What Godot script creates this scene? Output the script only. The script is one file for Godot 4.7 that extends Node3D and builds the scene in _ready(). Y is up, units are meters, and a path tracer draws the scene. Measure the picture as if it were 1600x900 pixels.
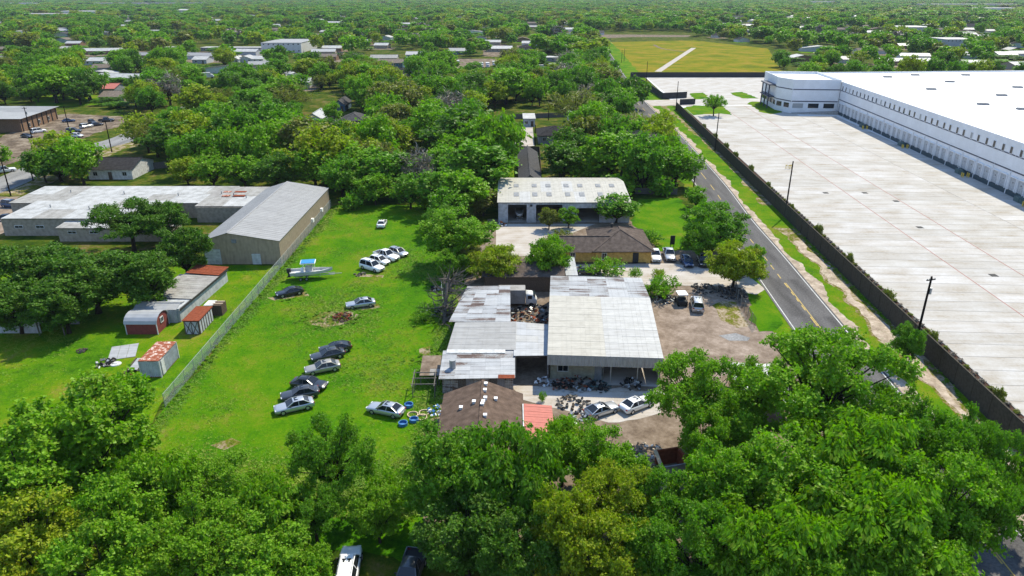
extends Node3D
# Aerial view of a suburban industrial plot: grass car lot, metal sheds, road and a distribution warehouse.

var M := {}
var used := {}
var rng := RandomNumberGenerator.new()
var protos := {}
var car_protos := {}

# ---------------------------------------------------------------- helpers
func numbered(n: String) -> String:
	if not used.has(n):
		used[n] = 0
		return n
	used[n] += 1
	return "%s_%03d" % [n, used[n]]

func st() -> SurfaceTool:
	var s := SurfaceTool.new()
	s.begin(Mesh.PRIMITIVE_TRIANGLES)
	s.set_smooth_group(-1)
	return s

func tri(s: SurfaceTool, a: Vector3, b: Vector3, c: Vector3) -> void:
	s.add_vertex(a); s.add_vertex(b); s.add_vertex(c)

func quad(s: SurfaceTool, a: Vector3, b: Vector3, c: Vector3, d: Vector3) -> void:
	tri(s, a, b, c); tri(s, a, c, d)

func hexa(s: SurfaceTool, p: Array) -> void:   # p[0..3] bottom ring, p[4..7] top ring, both counter-clockwise seen from above
	quad(s, p[4], p[7], p[6], p[5])
	quad(s, p[0], p[1], p[2], p[3])
	for i in 4:
		var j := (i + 1) % 4
		quad(s, p[i], p[i + 4], p[j + 4], p[j])

func bx(s: SurfaceTool, c: Vector3, sz: Vector3, b := Basis()) -> void:
	var h := sz * 0.5
	var p := []
	for y in [-1, 1]:
		for q in [[-1, 1], [1, 1], [1, -1], [-1, -1]]:
			p.append(c + b * Vector3(q[0] * h.x, y * h.y, q[1] * h.z))
	hexa(s, p)

func bar(s: SurfaceTool, a: Vector3, b: Vector3, w: float, h := -1.0) -> void:
	var d := b - a
	if d.length() < 0.001: return
	var up := Vector3.UP if absf(d.normalized().y) < 0.9 else Vector3.RIGHT
	bx(s, (a + b) / 2, Vector3(w, w if h < 0 else h, d.length()), Basis.looking_at(d, up))

func tube(s: SurfaceTool, a: Vector3, b: Vector3, r0: float, r1: float, n := 6) -> void:
	var d := (b - a).normalized()
	var u := d.cross(Vector3.UP if absf(d.y) < 0.9 else Vector3.RIGHT).normalized()
	var v := d.cross(u)
	for i in n:
		var t0 := TAU * i / n
		var t1 := TAU * (i + 1) / n
		var e0 := u * cos(t0) + v * sin(t0)
		var e1 := u * cos(t1) + v * sin(t1)
		quad(s, a + e0 * r0, a + e1 * r0, b + e1 * r1, b + e0 * r1)
		tri(s, b, b + e0 * r1, b + e1 * r1)

func obj(s: SurfaceTool, called: String, m: Material, parent: Node3D = self, at := Vector3.ZERO) -> MeshInstance3D:
	s.generate_normals()
	var o := MeshInstance3D.new()
	o.mesh = s.commit()
	o.mesh.surface_set_material(0, m)
	o.name = numbered(called) if parent == self else called
	o.position = at
	parent.add_child(o, true)
	return o

func share(mesh: Mesh, called: String, m: Material, parent: Node3D, at := Vector3.ZERO, b := Basis()) -> MeshInstance3D:
	var o := MeshInstance3D.new()
	o.mesh = mesh
	o.material_override = m
	o.name = numbered(called) if parent == self else called
	o.transform = Transform3D(b, at)
	parent.add_child(o, true)
	return o

func node(called: String, parent: Node3D) -> Node3D:
	var o := Node3D.new()
	o.name = called
	parent.add_child(o, true)
	return o

func tag(o: Node3D, label: String, category: String, group := "") -> Node3D:
	o.set_meta("label", label); o.set_meta("category", category)
	if group: o.set_meta("group", group)
	return o

func thing(called: String, label: String, category: String, at := Vector3.ZERO, yaw := 0.0, group := "") -> Node3D:
	var o := Node3D.new()
	o.name = numbered(called)
	add_child(o)
	o.position = at; o.rotation.y = yaw
	return tag(o, label, category, group)

func copy(src: Node3D, called: String, label: String, at: Vector3, yaw: float, group := "") -> Node3D:
	var o: Node3D = src.duplicate()
	o.name = numbered(called)
	add_child(o)
	o.position = at; o.rotation.y = yaw
	o.set_meta("label", label)
	if group: o.set_meta("group", group)
	return o

func box_part(called: String, m: Material, parent: Node3D, c: Vector3, sz: Vector3) -> MeshInstance3D:
	var s := st()
	bx(s, Vector3.ZERO, sz)
	return obj(s, called, m, parent, c)

# ---------------------------------------------------------------- textures and materials
func noise_bytes(size: int, seed_: int, freq: float, oct: int, stretch := 1) -> PackedByteArray:
	var n := FastNoiseLite.new()
	n.seed = seed_; n.frequency = freq; n.fractal_octaves = oct
	n.noise_type = FastNoiseLite.TYPE_SIMPLEX_SMOOTH
	var im := n.get_seamless_image(size if stretch > 0 else size / -stretch, size / stretch if stretch > 0 else size)
	if stretch != 1: im.resize(size, size, Image.INTERPOLATE_CUBIC)
	im.convert(Image.FORMAT_L8)
	return im.get_data()

# layers: [freq, octaves, weight, stretch]; stops: [[offset, Color sRGB]...]; grain: strength of a fine speckle
func ctex(size: int, seed_: int, layers: Array, stops: Array, grain := 0.0) -> ImageTexture:
	var g := Gradient.new()
	g.offsets = PackedFloat32Array(stops.map(func(q): return q[0]))
	g.colors = PackedColorArray(stops.map(func(q): return q[1]))
	var lut := []
	for i in 256: lut.append(g.sample(i / 255.0))
	var maps := []
	var wts := []
	for k in layers.size():
		var l: Array = layers[k]
		maps.append(noise_bytes(size, seed_ + k * 17, l[0], l[1], l[3] if l.size() > 3 else 1))
		wts.append(float(l[2]))
	var fine := noise_bytes(size, seed_ + 99, 0.35, 2)
	var out := PackedByteArray()
	out.resize(size * size * 3)
	var nl := layers.size()
	for i in size * size:
		var v := 0.0
		for k in nl: v += wts[k] * maps[k][i]
		var c: Color = lut[clampi(int(v), 0, 255)]
		var f := 255.0 * (1.0 - grain * (1.0 - fine[i] / 255.0))
		out[i * 3] = int(c.r * f); out[i * 3 + 1] = int(c.g * f); out[i * 3 + 2] = int(c.b * f)
	return ImageTexture.create_from_image(Image.create_from_data(size, size, false, Image.FORMAT_RGB8, out))

func mat(key: String, c: Color, rough := 0.85, metal := 0.0, tex: Texture2D = null, metres := 4.0, world := true) -> StandardMaterial3D:
	var m := StandardMaterial3D.new()
	m.resource_name = key
	m.albedo_color = c.linear_to_srgb()
	m.roughness = rough; m.metallic = metal
	if rough > 0.84: m.metallic_specular = 0.12
	if tex:
		m.albedo_texture = tex
		m.uv1_triplanar = true
		m.uv1_world_triplanar = world
		m.uv1_scale = Vector3.ONE / metres
	M[key] = m
	return m

func C(r: float, g: float, b: float) -> Color:
	return Color(r, g, b)

func make_materials() -> void:
	var W := Color.WHITE
	var mott := ctex(512, 3, [[0.008, 4, 0.6], [0.06, 3, 0.4]], [[0.15, C(.72, .71, .69)], [0.5, C(.9, .9, .89)], [0.85, W]], 0.12)
	var streak := ctex(512, 8, [[0.03, 4, 0.6, -16], [0.012, 3, 0.4]], [[0.15, C(.85, .845, .835)], [0.5, C(.94, .94, .94)], [0.8, W]], 0.06)
	var faint := ctex(256, 5, [[0.012, 4, 0.6], [0.08, 3, 0.4]], [[0.15, C(.93, .93, .925)], [0.8, W]], 0.05)
	var rust := ctex(1024, 21, [[0.02, 5, 0.5, -16], [0.005, 4, 0.35], [0.09, 3, 0.15]], [[0.25, W], [0.5, C(.90, .90, .90)], [0.57, C(.80, .79, .78)], [0.63, C(.66, .58, .53)], [0.69, C(.47, .33, .27)], [0.85, C(.36, .24, .18)]], 0.1)
	var wall_streak := ctex(256, 9, [[0.04, 4, 0.6, 8], [0.02, 3, 0.4]], [[0.15, C(.84, .835, .82)], [0.5, C(.94, .94, .94)], [0.8, W]], 0.06)
	var rusty := ctex(512, 27, [[0.014, 4, 0.6], [0.06, 4, 0.4]], [[0.2, C(.62, .36, .26)], [0.45, C(.56, .32, .24)], [0.6, C(.7, .5, .42)], [0.72, C(.9, .88, .84)]], 0.15)
	var lawn := ctex(1024, 31, [[0.0035, 4, 0.42], [0.016, 4, 0.3], [0.09, 3, 0.28]],
		[[0.2, C(.22, .42, .05)], [0.34, C(.31, .54, .05)], [0.46, C(.38, .59, .05)], [0.58, C(.45, .61, .07)], [0.7, C(.54, .61, .16)], [0.82, C(.60, .57, .32)]], 0.36)
	var rough_grass := ctex(512, 41, [[0.006, 4, 0.45], [0.03, 4, 0.35], [0.12, 2, 0.2]],
		[[0.2, C(.15, .25, .05)], [0.45, C(.27, .36, .07)], [0.58, C(.38, .40, .12)], [0.7, C(.47, .42, .25)], [0.85, C(.58, .52, .40)]], 0.35)
	var meadow := ctex(512, 47, [[0.006, 4, 0.55], [0.03, 4, 0.3], [0.14, 2, 0.15]],
		[[0.2, C(.36, .42, .05)], [0.45, C(.47, .50, .06)], [0.6, C(.55, .52, .10)], [0.75, C(.62, .53, .22)]], 0.25)
	var dirt := ctex(512, 51, [[0.01, 4, 0.5], [0.05, 4, 0.3], [0.2, 2, 0.2]],
		[[0.2, C(.33, .29, .25)], [0.45, C(.47, .42, .37)], [0.6, C(.57, .52, .46)], [0.8, C(.70, .66, .60)]], 0.25)
	var verge := ctex(512, 57, [[0.012, 5, 0.6], [0.08, 3, 0.4]],
		[[0.2, C(.36, .46, .08)], [0.42, C(.48, .50, .14)], [0.52, C(.62, .55, .40)], [0.65, C(.76, .69, .58)], [0.85, C(.85, .78, .68)]], 0.3)
	var sand := ctex(512, 59, [[0.011, 4, 0.5], [0.05, 4, 0.3], [0.2, 2, 0.2]], [[0.2, C(.56, .50, .44)], [0.45, C(.69, .63, .56)], [0.65, C(.79, .73, .66)], [0.85, C(.89, .84, .78)]], 0.22)
	var tarmac := ctex(512, 61, [[0.008, 4, 0.5, 8], [0.08, 3, 0.5]], [[0.2, C(.70, .70, .70)], [0.5, C(.86, .86, .86)], [0.8, W]], 0.2)
	var conc := ctex(512, 67, [[0.007, 4, 0.42], [0.03, 4, 0.33, -10], [0.08, 3, 0.25]],
		[[0.18, C(.83, .79, .73)], [0.4, C(.91, .89, .86)], [0.6, C(.955, .945, .93)], [0.8, W]], 0.08)
	var shingle := ctex(512, 71, [[0.15, 3, 0.5, 2], [0.012, 3, 0.5]], [[0.2, C(.62, .62, .62)], [0.5, C(.82, .82, .82)], [0.8, W]], 0.3)
	var bark := ctex(256, 73, [[0.06, 4, 1.0]], [[0.2, C(.55, .55, .55)], [0.8, W]], 0.2)
	# ground
	mat("ground", W, 0.95, 0, rough_grass, 34.0, true)
	mat("lawn", C(.72, .76, .72), 0.95, 0, lawn, 71.0, true)
	mat("yard_lawn", C(.88, .80, .85), 0.95, 0, lawn, 53.0, true)
	mat("meadow", C(.95, .92, .9), 0.95, 0, meadow, 90.0, true)
	mat("dirt", C(.50, .46, .43), 0.95, 0, sand, 17.0, true)
	mat("gravel", C(.62, .58, .57), 0.95, 0, sand, 23.0, true)
	mat("sand", C(.98, .96, .93), 0.95, 0, sand, 13.0, true)
	mat("pale_dirt", C(1, .97, .92), 0.95, 0, dirt, 29.0, true)
	mat("verge", C(.80, .80, .80), 0.95, 0, verge, 21.0, true)
	mat("asphalt", C(.185, .176, .17), 0.9, 0, tarmac, 16.0, true)
	mat("old_asphalt", C(.36, .355, .35), 0.9, 0, tarmac, 19.0, true)
	mat("drive", C(.52, .48, .44), 0.9, 0, conc, 15.0, true)
	mat("joint", C(.60, .59, .57), 0.9)
	for k in 5: mat("slab%d" % k, [C(.515, .50, .475), C(.535, .52, .50), C(.49, .475, .45), C(.52, .505, .48), C(.55, .535, .515)][k], 0.85, 0, conc, 26.0 + k * 3.0, true)
	mat("white_line", C(.72, .72, .70), 0.8, 0, mott, 3.0, true)
	mat("yellow_line", C(.62, .43, .09), 0.8, 0, mott, 3.0, true)
	mat("red_line", C(.38, .13, .10), 0.8, 0, mott, 3.0, true)
	mat("mulch", C(.10, .06, .045), 0.95, 0, mott, 2.0, true)
	mat("kerb", C(.5, .48, .45), 0.9, 0, mott, 5.0, true)
	# built
	mat("white_wall", C(.82, .83, .83), 0.7, 0, faint, 15.0, true)
	mat("membrane", C(.82, .82, .81), 0.6, 0, faint, 60.0, true)
	mat("navy", C(.025, .035, .07), 0.5)
	mat("dock_door", C(.62, .64, .66), 0.6, 0, mott, 3.0)
	mat("dock_dark", C(.03, .055, .065), 0.7)
	mat("stair_green", C(.05, .10, .10), 0.6)
	mat("yellow", C(.6, .42, .05), 0.6)
	mat("glass", C(.012, .015, .018), 0.08)
	mat("grey_glass", C(.32, .33, .32), 0.5)
	mat("fence_dark", C(.10, .088, .07), 0.85, 0, mott, 3.0, true)
	mat("screen_dark", C(.035, .036, .04), 0.8, 0, mott, 3.0, true)
	mat("galv", C(.41, .42, .43), 0.5, 0.1, rust, 27.0)
	mat("galv_b", C(.385, .39, .40), 0.5, 0.1, rust, 23.0)
	mat("galv_c", C(.425, .43, .435), 0.5, 0.1, streak, 9.0)
	mat("rust_roof", W, 0.85, 0, rusty, 6.0)
	mat("rust_sheet", C(.30, .085, .045), 0.85, 0, mott, 3.0)
	mat("cream_roof", C(.45, .425, .365), 0.6, 0, streak, 8.0)
	mat("cream_b", C(.44, .415, .355), 0.6, 0, streak, 9.0)
	mat("pale_roof", C(.455, .45, .43), 0.6, 0, streak, 8.0)
	mat("pale_b", C(.42, .415, .40), 0.6, 0, streak, 9.0)
	mat("tin_roof", C(.33, .325, .315), 0.6, 0, streak, 11.0)
	mat("tin_b", C(.315, .31, .30), 0.6, 0, streak, 10.0)
	mat("old_roof", C(.40, .385, .36), 0.8, 0, mott, 11.0)
	mat("old_roof_b", C(.36, .34, .32), 0.8, 0, mott, 9.0)
	mat("bright_roof", C(.56, .555, .54), 0.6, 0, mott, 14.0)
	mat("tan_wall", C(.42, .32, .215), 0.8, 0, wall_streak, 6.0)
	mat("beige_wall", C(.45, .39, .31), 0.85, 0, mott, 5.0)
	mat("metal_wall", C(.40, .40, .39), 0.7, 0, rust, 6.0)
	mat("grey_wall", C(.30, .31, .33), 0.8, 0, mott, 5.0)
	mat("pale_wall", C(.55, .57, .60), 0.75, 0, mott, 5.0)
	mat("fascia", C(.42, .40, .36), 0.65, 0, wall_streak, 5.0)
	mat("block_wall", C(.50, .46, .34), 0.9, 0, mott, 4.0)
	mat("yellow_wall", C(.68, .43, .13), 0.85, 0, mott, 4.0)
	mat("brick_wall", C(.30, .19, .125), 0.9, 0, mott, 3.0)
	mat("blue_wall", C(.08, .16, .26), 0.8, 0, mott, 4.0)
	mat("red_wall", C(.25, .045, .035), 0.8, 0, mott, 3.0)
	mat("brown_shingle", C(.27, .19, .145), 0.95, 0, shingle, 7.0)
	mat("yellow_house_shingle", C(.235, .185, .155), 0.95, 0, shingle, 7.0)
	mat("grey_shingle", C(.17, .165, .165), 0.95, 0, shingle, 7.0)
	mat("dark_shingle", C(.085, .08, .08), 0.95, 0, shingle, 7.0)
	mat("tan_shingle", C(.40, .33, .27), 0.95, 0, shingle, 7.0)
	mat("red_roof", C(.50, .14, .10), 0.7, 0, streak, 5.0)
	mat("wood", C(.20, .15, .11), 0.9, 0, bark, 2.0)
	mat("grey_wood", C(.27, .25, .22), 0.9, 0, bark, 2.0)
	mat("pole_wood", C(.035, .028, .024), 0.9, 0, bark, 1.5)
	mat("white_paint", C(.75, .75, .74), 0.6, 0, mott, 5.0)
	mat("white_plastic", C(.78, .78, .77), 0.5)
	mat("dark", C(.02, .02, .02), 0.8)
	mat("interior", C(.34, .34, .33), 0.9)
	mat("blue_plastic", C(.03, .15, .36), 0.6)
	mat("blue_canvas", C(.02, .20, .42), 0.8)
	mat("orange", C(.45, .13, .04), 0.8)
	mat("rim_tan", C(.55, .42, .28), 0.8)
	mat("bark", C(.075, .058, .045), 0.95, 0, bark, 1.2)
	mat("dead_bark", C(.26, .225, .19), 0.95, 0, bark, 1.2)
	mat("steel", C(.34, .35, .35), 0.5, 0.5)
	mat("wire", C(.42, .44, .42), 0.6, 0.2)
	mat("tyre", C(.02, .02, .02), 0.9)
	mat("rim", C(.45, .45, .46), 0.35, 0.7)
	mat("car_glass", C(.015, .018, .022), 0.05)
	mat("head_lamp", C(.7, .7, .7), 0.15)
	mat("tail_lamp", C(.30, .015, .012), 0.25)
	for q in [["silver", C(.47, .48, .49), .55], ["white", C(.78, .78, .77), 0.], ["black", C(.012, .012, .014), 0.], ["charcoal", C(.045, .048, .052), .3], ["beige", C(.40, .36, .29), .5], ["blue", C(.02, .05, .13), .3], ["red", C(.4, .03, .02), 0.]]:
		var p := mat("paint_" + q[0], q[1], 0.32, q[2])
		p.clearcoat_enabled = true; p.clearcoat = 0.8; p.clearcoat_roughness = 0.06
	# leaves: the tint is in the material, the scatter between leaves in the vertex colours
	var leafs := [C(.20, .385, .016), C(.145, .315, .018), C(.105, .222, .02), C(.31, .385, .018), C(.23, .25, .055), C(.26, .23, .18), C(.06, .13, .025), C(.44, .39, .015)]
	for k in leafs.size():
		var p := mat("leaf%d" % k, leafs[k], 0.48)
		p.metallic_specular = 0.3
		p.vertex_color_use_as_albedo = true
		if k != 5:
			p.backlight_enabled = true
			p.backlight = Color(.84, .95, .28)
	var gr := mat("grass_blades", Color.WHITE, 0.8)
	gr.vertex_color_use_as_albedo = true

# ---------------------------------------------------------------- trees
# kind: 0 round dense, 1 tall oval, 2 open with showing limbs, 3 feathery, 4 bare twigs, 5 shrub
const SHAPE := [
	{"R": 5.5, "H": 11.0, "base": 0.12, "lobes": 64, "lr": 0.175, "sparse": 0.0},
	{"R": 4.2, "H": 13.0, "base": 0.15, "lobes": 60, "lr": 0.20, "sparse": 0.0},
	{"R": 7.5, "H": 13.0, "base": 0.26, "lobes": 60, "lr": 0.15, "sparse": 0.35},
	{"R": 4.5, "H": 9.0, "base": 0.14, "lobes": 58, "lr": 0.18, "sparse": 0.15},
	{"R": 4.5, "H": 10.0, "base": 0.25, "lobes": 42, "lr": 0.25, "sparse": 0.5},
	{"R": 2.0, "H": 2.6, "base": 0.0, "lobes": 14, "lr": 0.42, "sparse": 0.0},
]

func make_tree(kind: int, lod: int, seed_: int) -> Dictionary:
	var r := RandomNumberGenerator.new()
	r.seed = seed_
	var S: Dictionary = SHAPE[kind]
	var R: float = S.R
	var H: float = S.H
	var lobes := []
	var nl: int = S.lobes if lod < 2 else int(S.lobes * 0.5)
	var y0: float = H * S.base
	var ch := (H - y0) * 0.5
	var cy := y0 + ch
	for i in nl:
		var fy := 1.0 - 2.0 * (i + 0.5) / nl
		var ph := i * 2.399963 + r.randf_range(-0.5, 0.5)
		var rad := sqrt(1.0 - fy * fy)
		var shell := r.randf_range(0.5, 0.95) if i % 5 else r.randf_range(0.15, 0.45)
		var p := Vector3(cos(ph) * rad * R * shell, cy + fy * ch * shell * (0.95 if fy > 0 else 0.8), sin(ph) * rad * R * shell)
		var lr: float = S.lr * R * r.randf_range(0.65, 1.3) * (1.15 if lod == 2 else 1.0)
		if p.y + lr > H * 1.04: p.y = H * 1.04 - lr
		lobes.append([p, lr, r.randf_range(0.82, 1.18), r.randf_range(0.9, 1.14)])
	# trunk and limbs
	var s := st()
	var tr := 0.022 * H + 0.012 * R
	var fork := Vector3(r.randf_range(-.3, .3), maxf(y0 * 1.15, 0.3), r.randf_range(-.3, .3))
	var nside := 7 if lod == 0 else 5
	if kind != 5:
		tube(s, Vector3(0, -0.1, 0), Vector3(fork.x * .4, fork.y * .45, fork.z * .4), tr * 1.25, tr * 0.95, nside)
		tube(s, Vector3(fork.x * .4, fork.y * .45, fork.z * .4), fork, tr * 0.95, tr * 0.85, nside)
	if lod < 2:
		for l in lobes:
			var tip: Vector3 = l[0]
			var mid := fork.lerp(tip, 0.5) + Vector3(0, (tip.y - fork.y) * 0.12 + 0.2, 0) + Vector3(r.randf_range(-.3, .3), 0, r.randf_range(-.3, .3))
			tube(s, fork, mid, tr * 0.38, tr * 0.22, 5)
			tube(s, mid, tip, tr * 0.22, tr * 0.07, 4)
			if kind == 2 or kind == 4:
				for k in 4:
					var e = tip + Vector3(r.randf_range(-1, 1), r.randf_range(-.3, 1), r.randf_range(-1, 1)).normalized() * l[1] * 0.9
					tube(s, mid.lerp(tip, 0.7), e, tr * 0.09, tr * 0.03, 3)
	else:
		tube(s, fork, Vector3(0, cy, 0), tr, tr * 0.3, 4)
	s.generate_normals()
	var trunk := s.commit()
	# leaves
	var V := PackedVector3Array()
	var N := PackedVector3Array()
	var K := PackedColorArray()
	var size: float = [0.25, 0.52, 1.2][lod]
	var total: int = [26000, 4200, 420][lod]
	if kind == 2: total = [28000, 4400, 420][lod]
	if kind == 3: total = [22000, 4200, 420][lod]
	if kind == 4: total = [5000, 1500, 200][lod]
	if kind == 5: total = [2600, 900, 160][lod]
	if kind == 5: size *= 0.72
	var area := 0.0
	for l in lobes: area += l[1] * l[1]
	for l in lobes:
		var c: Vector3 = l[0]
		var lr: float = l[1]
		var n := int(total * lr * lr / area)
		var sq := Vector3(r.randf_range(.9, 1.3), r.randf_range(.5, .75), r.randf_range(.9, 1.3))
		var per: int = [9, 5, 1][lod]
		var d := Vector3.UP
		var p0 := c
		var tw := Vector3.UP
		for i in n:
			if i % per == 0:   # a new sprig
				d = Vector3(r.randfn(), r.randfn() + 0.25, r.randfn()).normalized()
				var rr := lr * (0.25 + 0.8 * sqrt(r.randf()))
				if r.randf() < 0.10: rr *= 1.3
				p0 = c + d * sq * rr
				tw = (d + Vector3(0, 0.35, 0) + Vector3(r.randfn(), r.randfn(), r.randfn()) * 0.4).normalized()
			var p := p0 + tw * size * (float(i % per) / per - .5) * 3.6 + Vector3(r.randfn(), r.randfn(), r.randfn()) * size * .42
			if lod == 2: p = p0
			if p.y < 0.1: p.y = 0.1 + r.randf() * 0.3
			var nn := (d * 0.5 + Vector3(0, 0.6, 0) + Vector3(r.randfn(), r.randfn(), r.randfn()) * 0.5).normalized()
			var t := nn.cross(Vector3(r.randfn(), r.randfn(), r.randfn())).normalized()
			if lod < 2: t = (tw * .6 + t).normalized(); nn = (nn - t * nn.dot(t)).normalized()
			var L := size * r.randf_range(0.45, 1.5)
			var wd := L * r.randf_range(0.42, 0.62)
			if kind == 3:   # narrow drooping sprays
				t = (Vector3(d.x, -0.9, d.z) + Vector3(r.randfn(), r.randfn(), r.randfn()) * 0.35).normalized()
				nn = (nn - t * nn.dot(t)).normalized()
				L *= 1.35; wd = L * 0.26
			elif kind == 4:
				t = (d + Vector3(r.randfn(), r.randfn() + 0.3, r.randfn()) * 0.5).normalized()
				nn = (nn - t * nn.dot(t)).normalized()
				L *= 2.2; wd = L * (0.035 if lod == 0 else 0.06)
			var b := nn.cross(t) * wd
			var fold := nn * wd * 0.35
			var a0 := p - t * L * 0.5
			var a1 := p + t * L * 0.5
			var q0 := p + b + fold
			var q1 := p - b + fold
			var n0 := (q0 - a0).cross(a1 - a0).normalized()
			var n1 := (a1 - a0).cross(q1 - a0).normalized()
			if n0.dot(nn) < 0: n0 = -n0
			if n1.dot(nn) < 0: n1 = -n1
			V.append_array([a0, q0, a1, a0, a1, q1])
			N.append_array([n0, n0, n0, n1, n1, n1])
			var br: float = l[2] * r.randf_range(0.62, 1.38)
			var col := Color(br * l[3] * r.randf_range(.85, 1.25), br, br * r.randf_range(.7, 1.4))
			for k in 6: K.append(col)
	var arr := []
	arr.resize(Mesh.ARRAY_MAX)
	arr[Mesh.ARRAY_VERTEX] = V; arr[Mesh.ARRAY_NORMAL] = N; arr[Mesh.ARRAY_COLOR] = K
	var crown := ArrayMesh.new()
	crown.add_surface_from_arrays(Mesh.PRIMITIVE_TRIANGLES, arr)
	return {"trunk": trunk, "crown": crown, "R": R, "H": H}

func proto(kind: int, lod: int, variant: int) -> Dictionary:
	var nv: int = 2 if kind == 0 or kind == 1 else 1
	var key := "%d_%d_%d" % [kind, lod, variant % nv]
	if not protos.has(key): protos[key] = make_tree(kind, lod, 1000 + kind * 100 + lod * 10 + variant % nv)
	return protos[key]

const TINT := ["bright green", "mid green", "dark green", "yellow-green", "olive", "bare grey-brown", "blackish green", "golden yellow"]
const FORM := ["round dense tree", "tall oval tree", "wide open-limbed tree", "feathery tree", "leafless tree", "bushy shrub"]

func plant(x: float, z: float, R: float, H: float, kind: int, tint: int, lod: int, label: String, group: String, called := "") -> Node3D:
	var p := proto(kind, lod, rng.randi() % 2)
	var o := thing(called if called else ("shrub" if kind == 5 else "tree"), label, "shrub" if kind == 5 else "tree", Vector3(x, 0, z), rng.randf() * TAU, group)
	var b := Basis.from_scale(Vector3(R / p.R, H / p.H, R / p.R))
	share(p.trunk, "trunk", M["dead_bark"] if tint == 5 else M["bark"], o, Vector3.ZERO, b)
	share(p.crown, "crown", M["leaf%d" % tint], o, Vector3.ZERO, b)
	return o

# ---------------------------------------------------------------- ground sheets, roads
func sheet(called: String, pts: Array, y: float, m: Material, parent: Node3D = self) -> MeshInstance3D:
	var poly := PackedVector2Array(pts)
	if called in ["field", "lawn", "yard", "gravel_lot", "meadow", "dirt_lot", "puddle_patch", "dirt_patch", "parking_lot", "path"]:   # worn, uneven edges
		poly = PackedVector2Array()
		var wob := FastNoiseLite.new(); wob.seed = 77; wob.frequency = .16
		for i in pts.size():
			var a: Vector2 = pts[i]
			var b: Vector2 = pts[(i + 1) % pts.size()]
			var n := clampi(int(a.distance_to(b) / 1.2), 1, 60)
			for k in n:
				var q := a.lerp(b, float(k) / n)
				var am := minf(.9, a.distance_to(b) * .08)
				poly.append(q + Vector2(wob.get_noise_2d(q.x, q.y), wob.get_noise_2d(q.y + 50, q.x)) * am * 1.6)
	if Geometry2D.is_polygon_clockwise(poly): poly.reverse()
	var idx := Geometry2D.triangulate_polygon(poly)
	var s := st()
	for i in range(0, idx.size(), 3):
		var q := [poly[idx[i]], poly[idx[i + 1]], poly[idx[i + 2]]]
		if (q[1] - q[0]).cross(q[2] - q[0]) < 0: q = [q[0], q[2], q[1]]
		for v in q: s.add_vertex(Vector3(v.x, y, v.y))
	var o := obj(s, called, m, parent)
	if parent == self: o.set_meta("kind", "structure")
	return o

func offset_line(pts: Array, off: float) -> Array:
	var out := []
	for i in pts.size():
		var a: Vector2 = pts[maxi(i - 1, 0)]
		var b: Vector2 = pts[mini(i + 1, pts.size() - 1)]
		var d := (b - a).normalized()
		out.append(pts[i] + Vector2(-d.y, d.x) * off)
	return out

func smooth_line(pts: Array, n := 6) -> Array:
	var c := Curve2D.new()
	for i in pts.size():
		var a: Vector2 = pts[maxi(i - 1, 0)]
		var b: Vector2 = pts[mini(i + 1, pts.size() - 1)]
		var t := (b - a) / 6.0
		c.add_point(pts[i], -t, t)
	var out := []
	for i in (pts.size() - 1) * n + 1: out.append(c.samplef(float(i) / n))
	return out

func strip(called: String, line: Array, off0: float, off1: float, y: float, m: Material, parent: Node3D = self) -> MeshInstance3D:
	var a := offset_line(line, off0)
	var b := offset_line(line, off1)
	if called in ["verge", "dirt_shoulder"]:
		var wob := FastNoiseLite.new(); wob.seed = 31; wob.frequency = .09
		for i in b.size():
			b[i] += Vector2(wob.get_noise_2d(b[i].x, b[i].y), 0) * 1.8
			if off0 > 5: a[i] += Vector2(wob.get_noise_2d(a[i].x + 40, a[i].y), 0) * 1.8
	var s := st()
	for i in line.size() - 1:
		quad(s, Vector3(a[i].x, y, a[i].y), Vector3(b[i].x, y, b[i].y), Vector3(b[i + 1].x, y, b[i + 1].y), Vector3(a[i + 1].x, y, a[i + 1].y))
	var o := obj(s, called, m, parent)
	if parent == self: o.set_meta("kind", "structure")
	return o

# ---------------------------------------------------------------- building pieces
# a roof plane a-b (eave) to d-c (ridge), cut into nu x nv lapped sheets
func roof_plane(parent: Node3D, a: Vector3, b: Vector3, c: Vector3, d: Vector3, nu: int, nv: int, keys: Array, called := "roof_sheet", thick := 0.06) -> void:
	var n := (b - a).cross(d - a).normalized()
	if n.y < 0: n = -n
	for j in nv:
		for i in nu:
			var q := []
			for t in [[0, 0], [1, 0], [1, 1], [0, 1]]:
				var u := float(i + t[0]) / nu
				var v := float(j + t[1]) / nv
				q.append(a.lerp(b, u).lerp(d.lerp(c, u), v))
			var flat: bool = "shingle" in keys[0]
			var g: Vector3 = (q[1] - q[0]).normalized() * (0.0 if flat else 0.005)
			var lift := n * (0.002 + rng.randf() * 0.008)
			var lap := n * (0.0 if flat else 0.016)
			q[0] += g; q[3] += g; q[1] -= g; q[2] -= g
			var over: Vector3 = (q[0] - q[3]).normalized() * (0.06 if j > 0 else 0.0)
			var lo := [q[0] + over + lift + lap, q[1] + over + lift + lap, q[2] + lift, q[3] + lift]
			var ctr: Vector3 = (q[0] + q[2]) / 2
			var p := []
			for v in lo: p.append(v - n * thick - ctr)
			for v in lo: p.append(v - ctr)
			var s := st()
			hexa(s, p)
			# standing ribs along the sheet
			var w: Vector3 = q[1] - q[0]
			var nr := clampi(int(w.length() / 0.9), 1, 4)
			for k in (0 if flat else nr):
				var f := (k + 0.5) / nr
				bar(s, lo[0].lerp(lo[1], f) - ctr + n * 0.01, lo[3].lerp(lo[2], f) - ctr + n * 0.01, 0.04, 0.03)
			obj(s, called, M[keys[rng.randi() % keys.size()]], parent, ctr)

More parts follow.
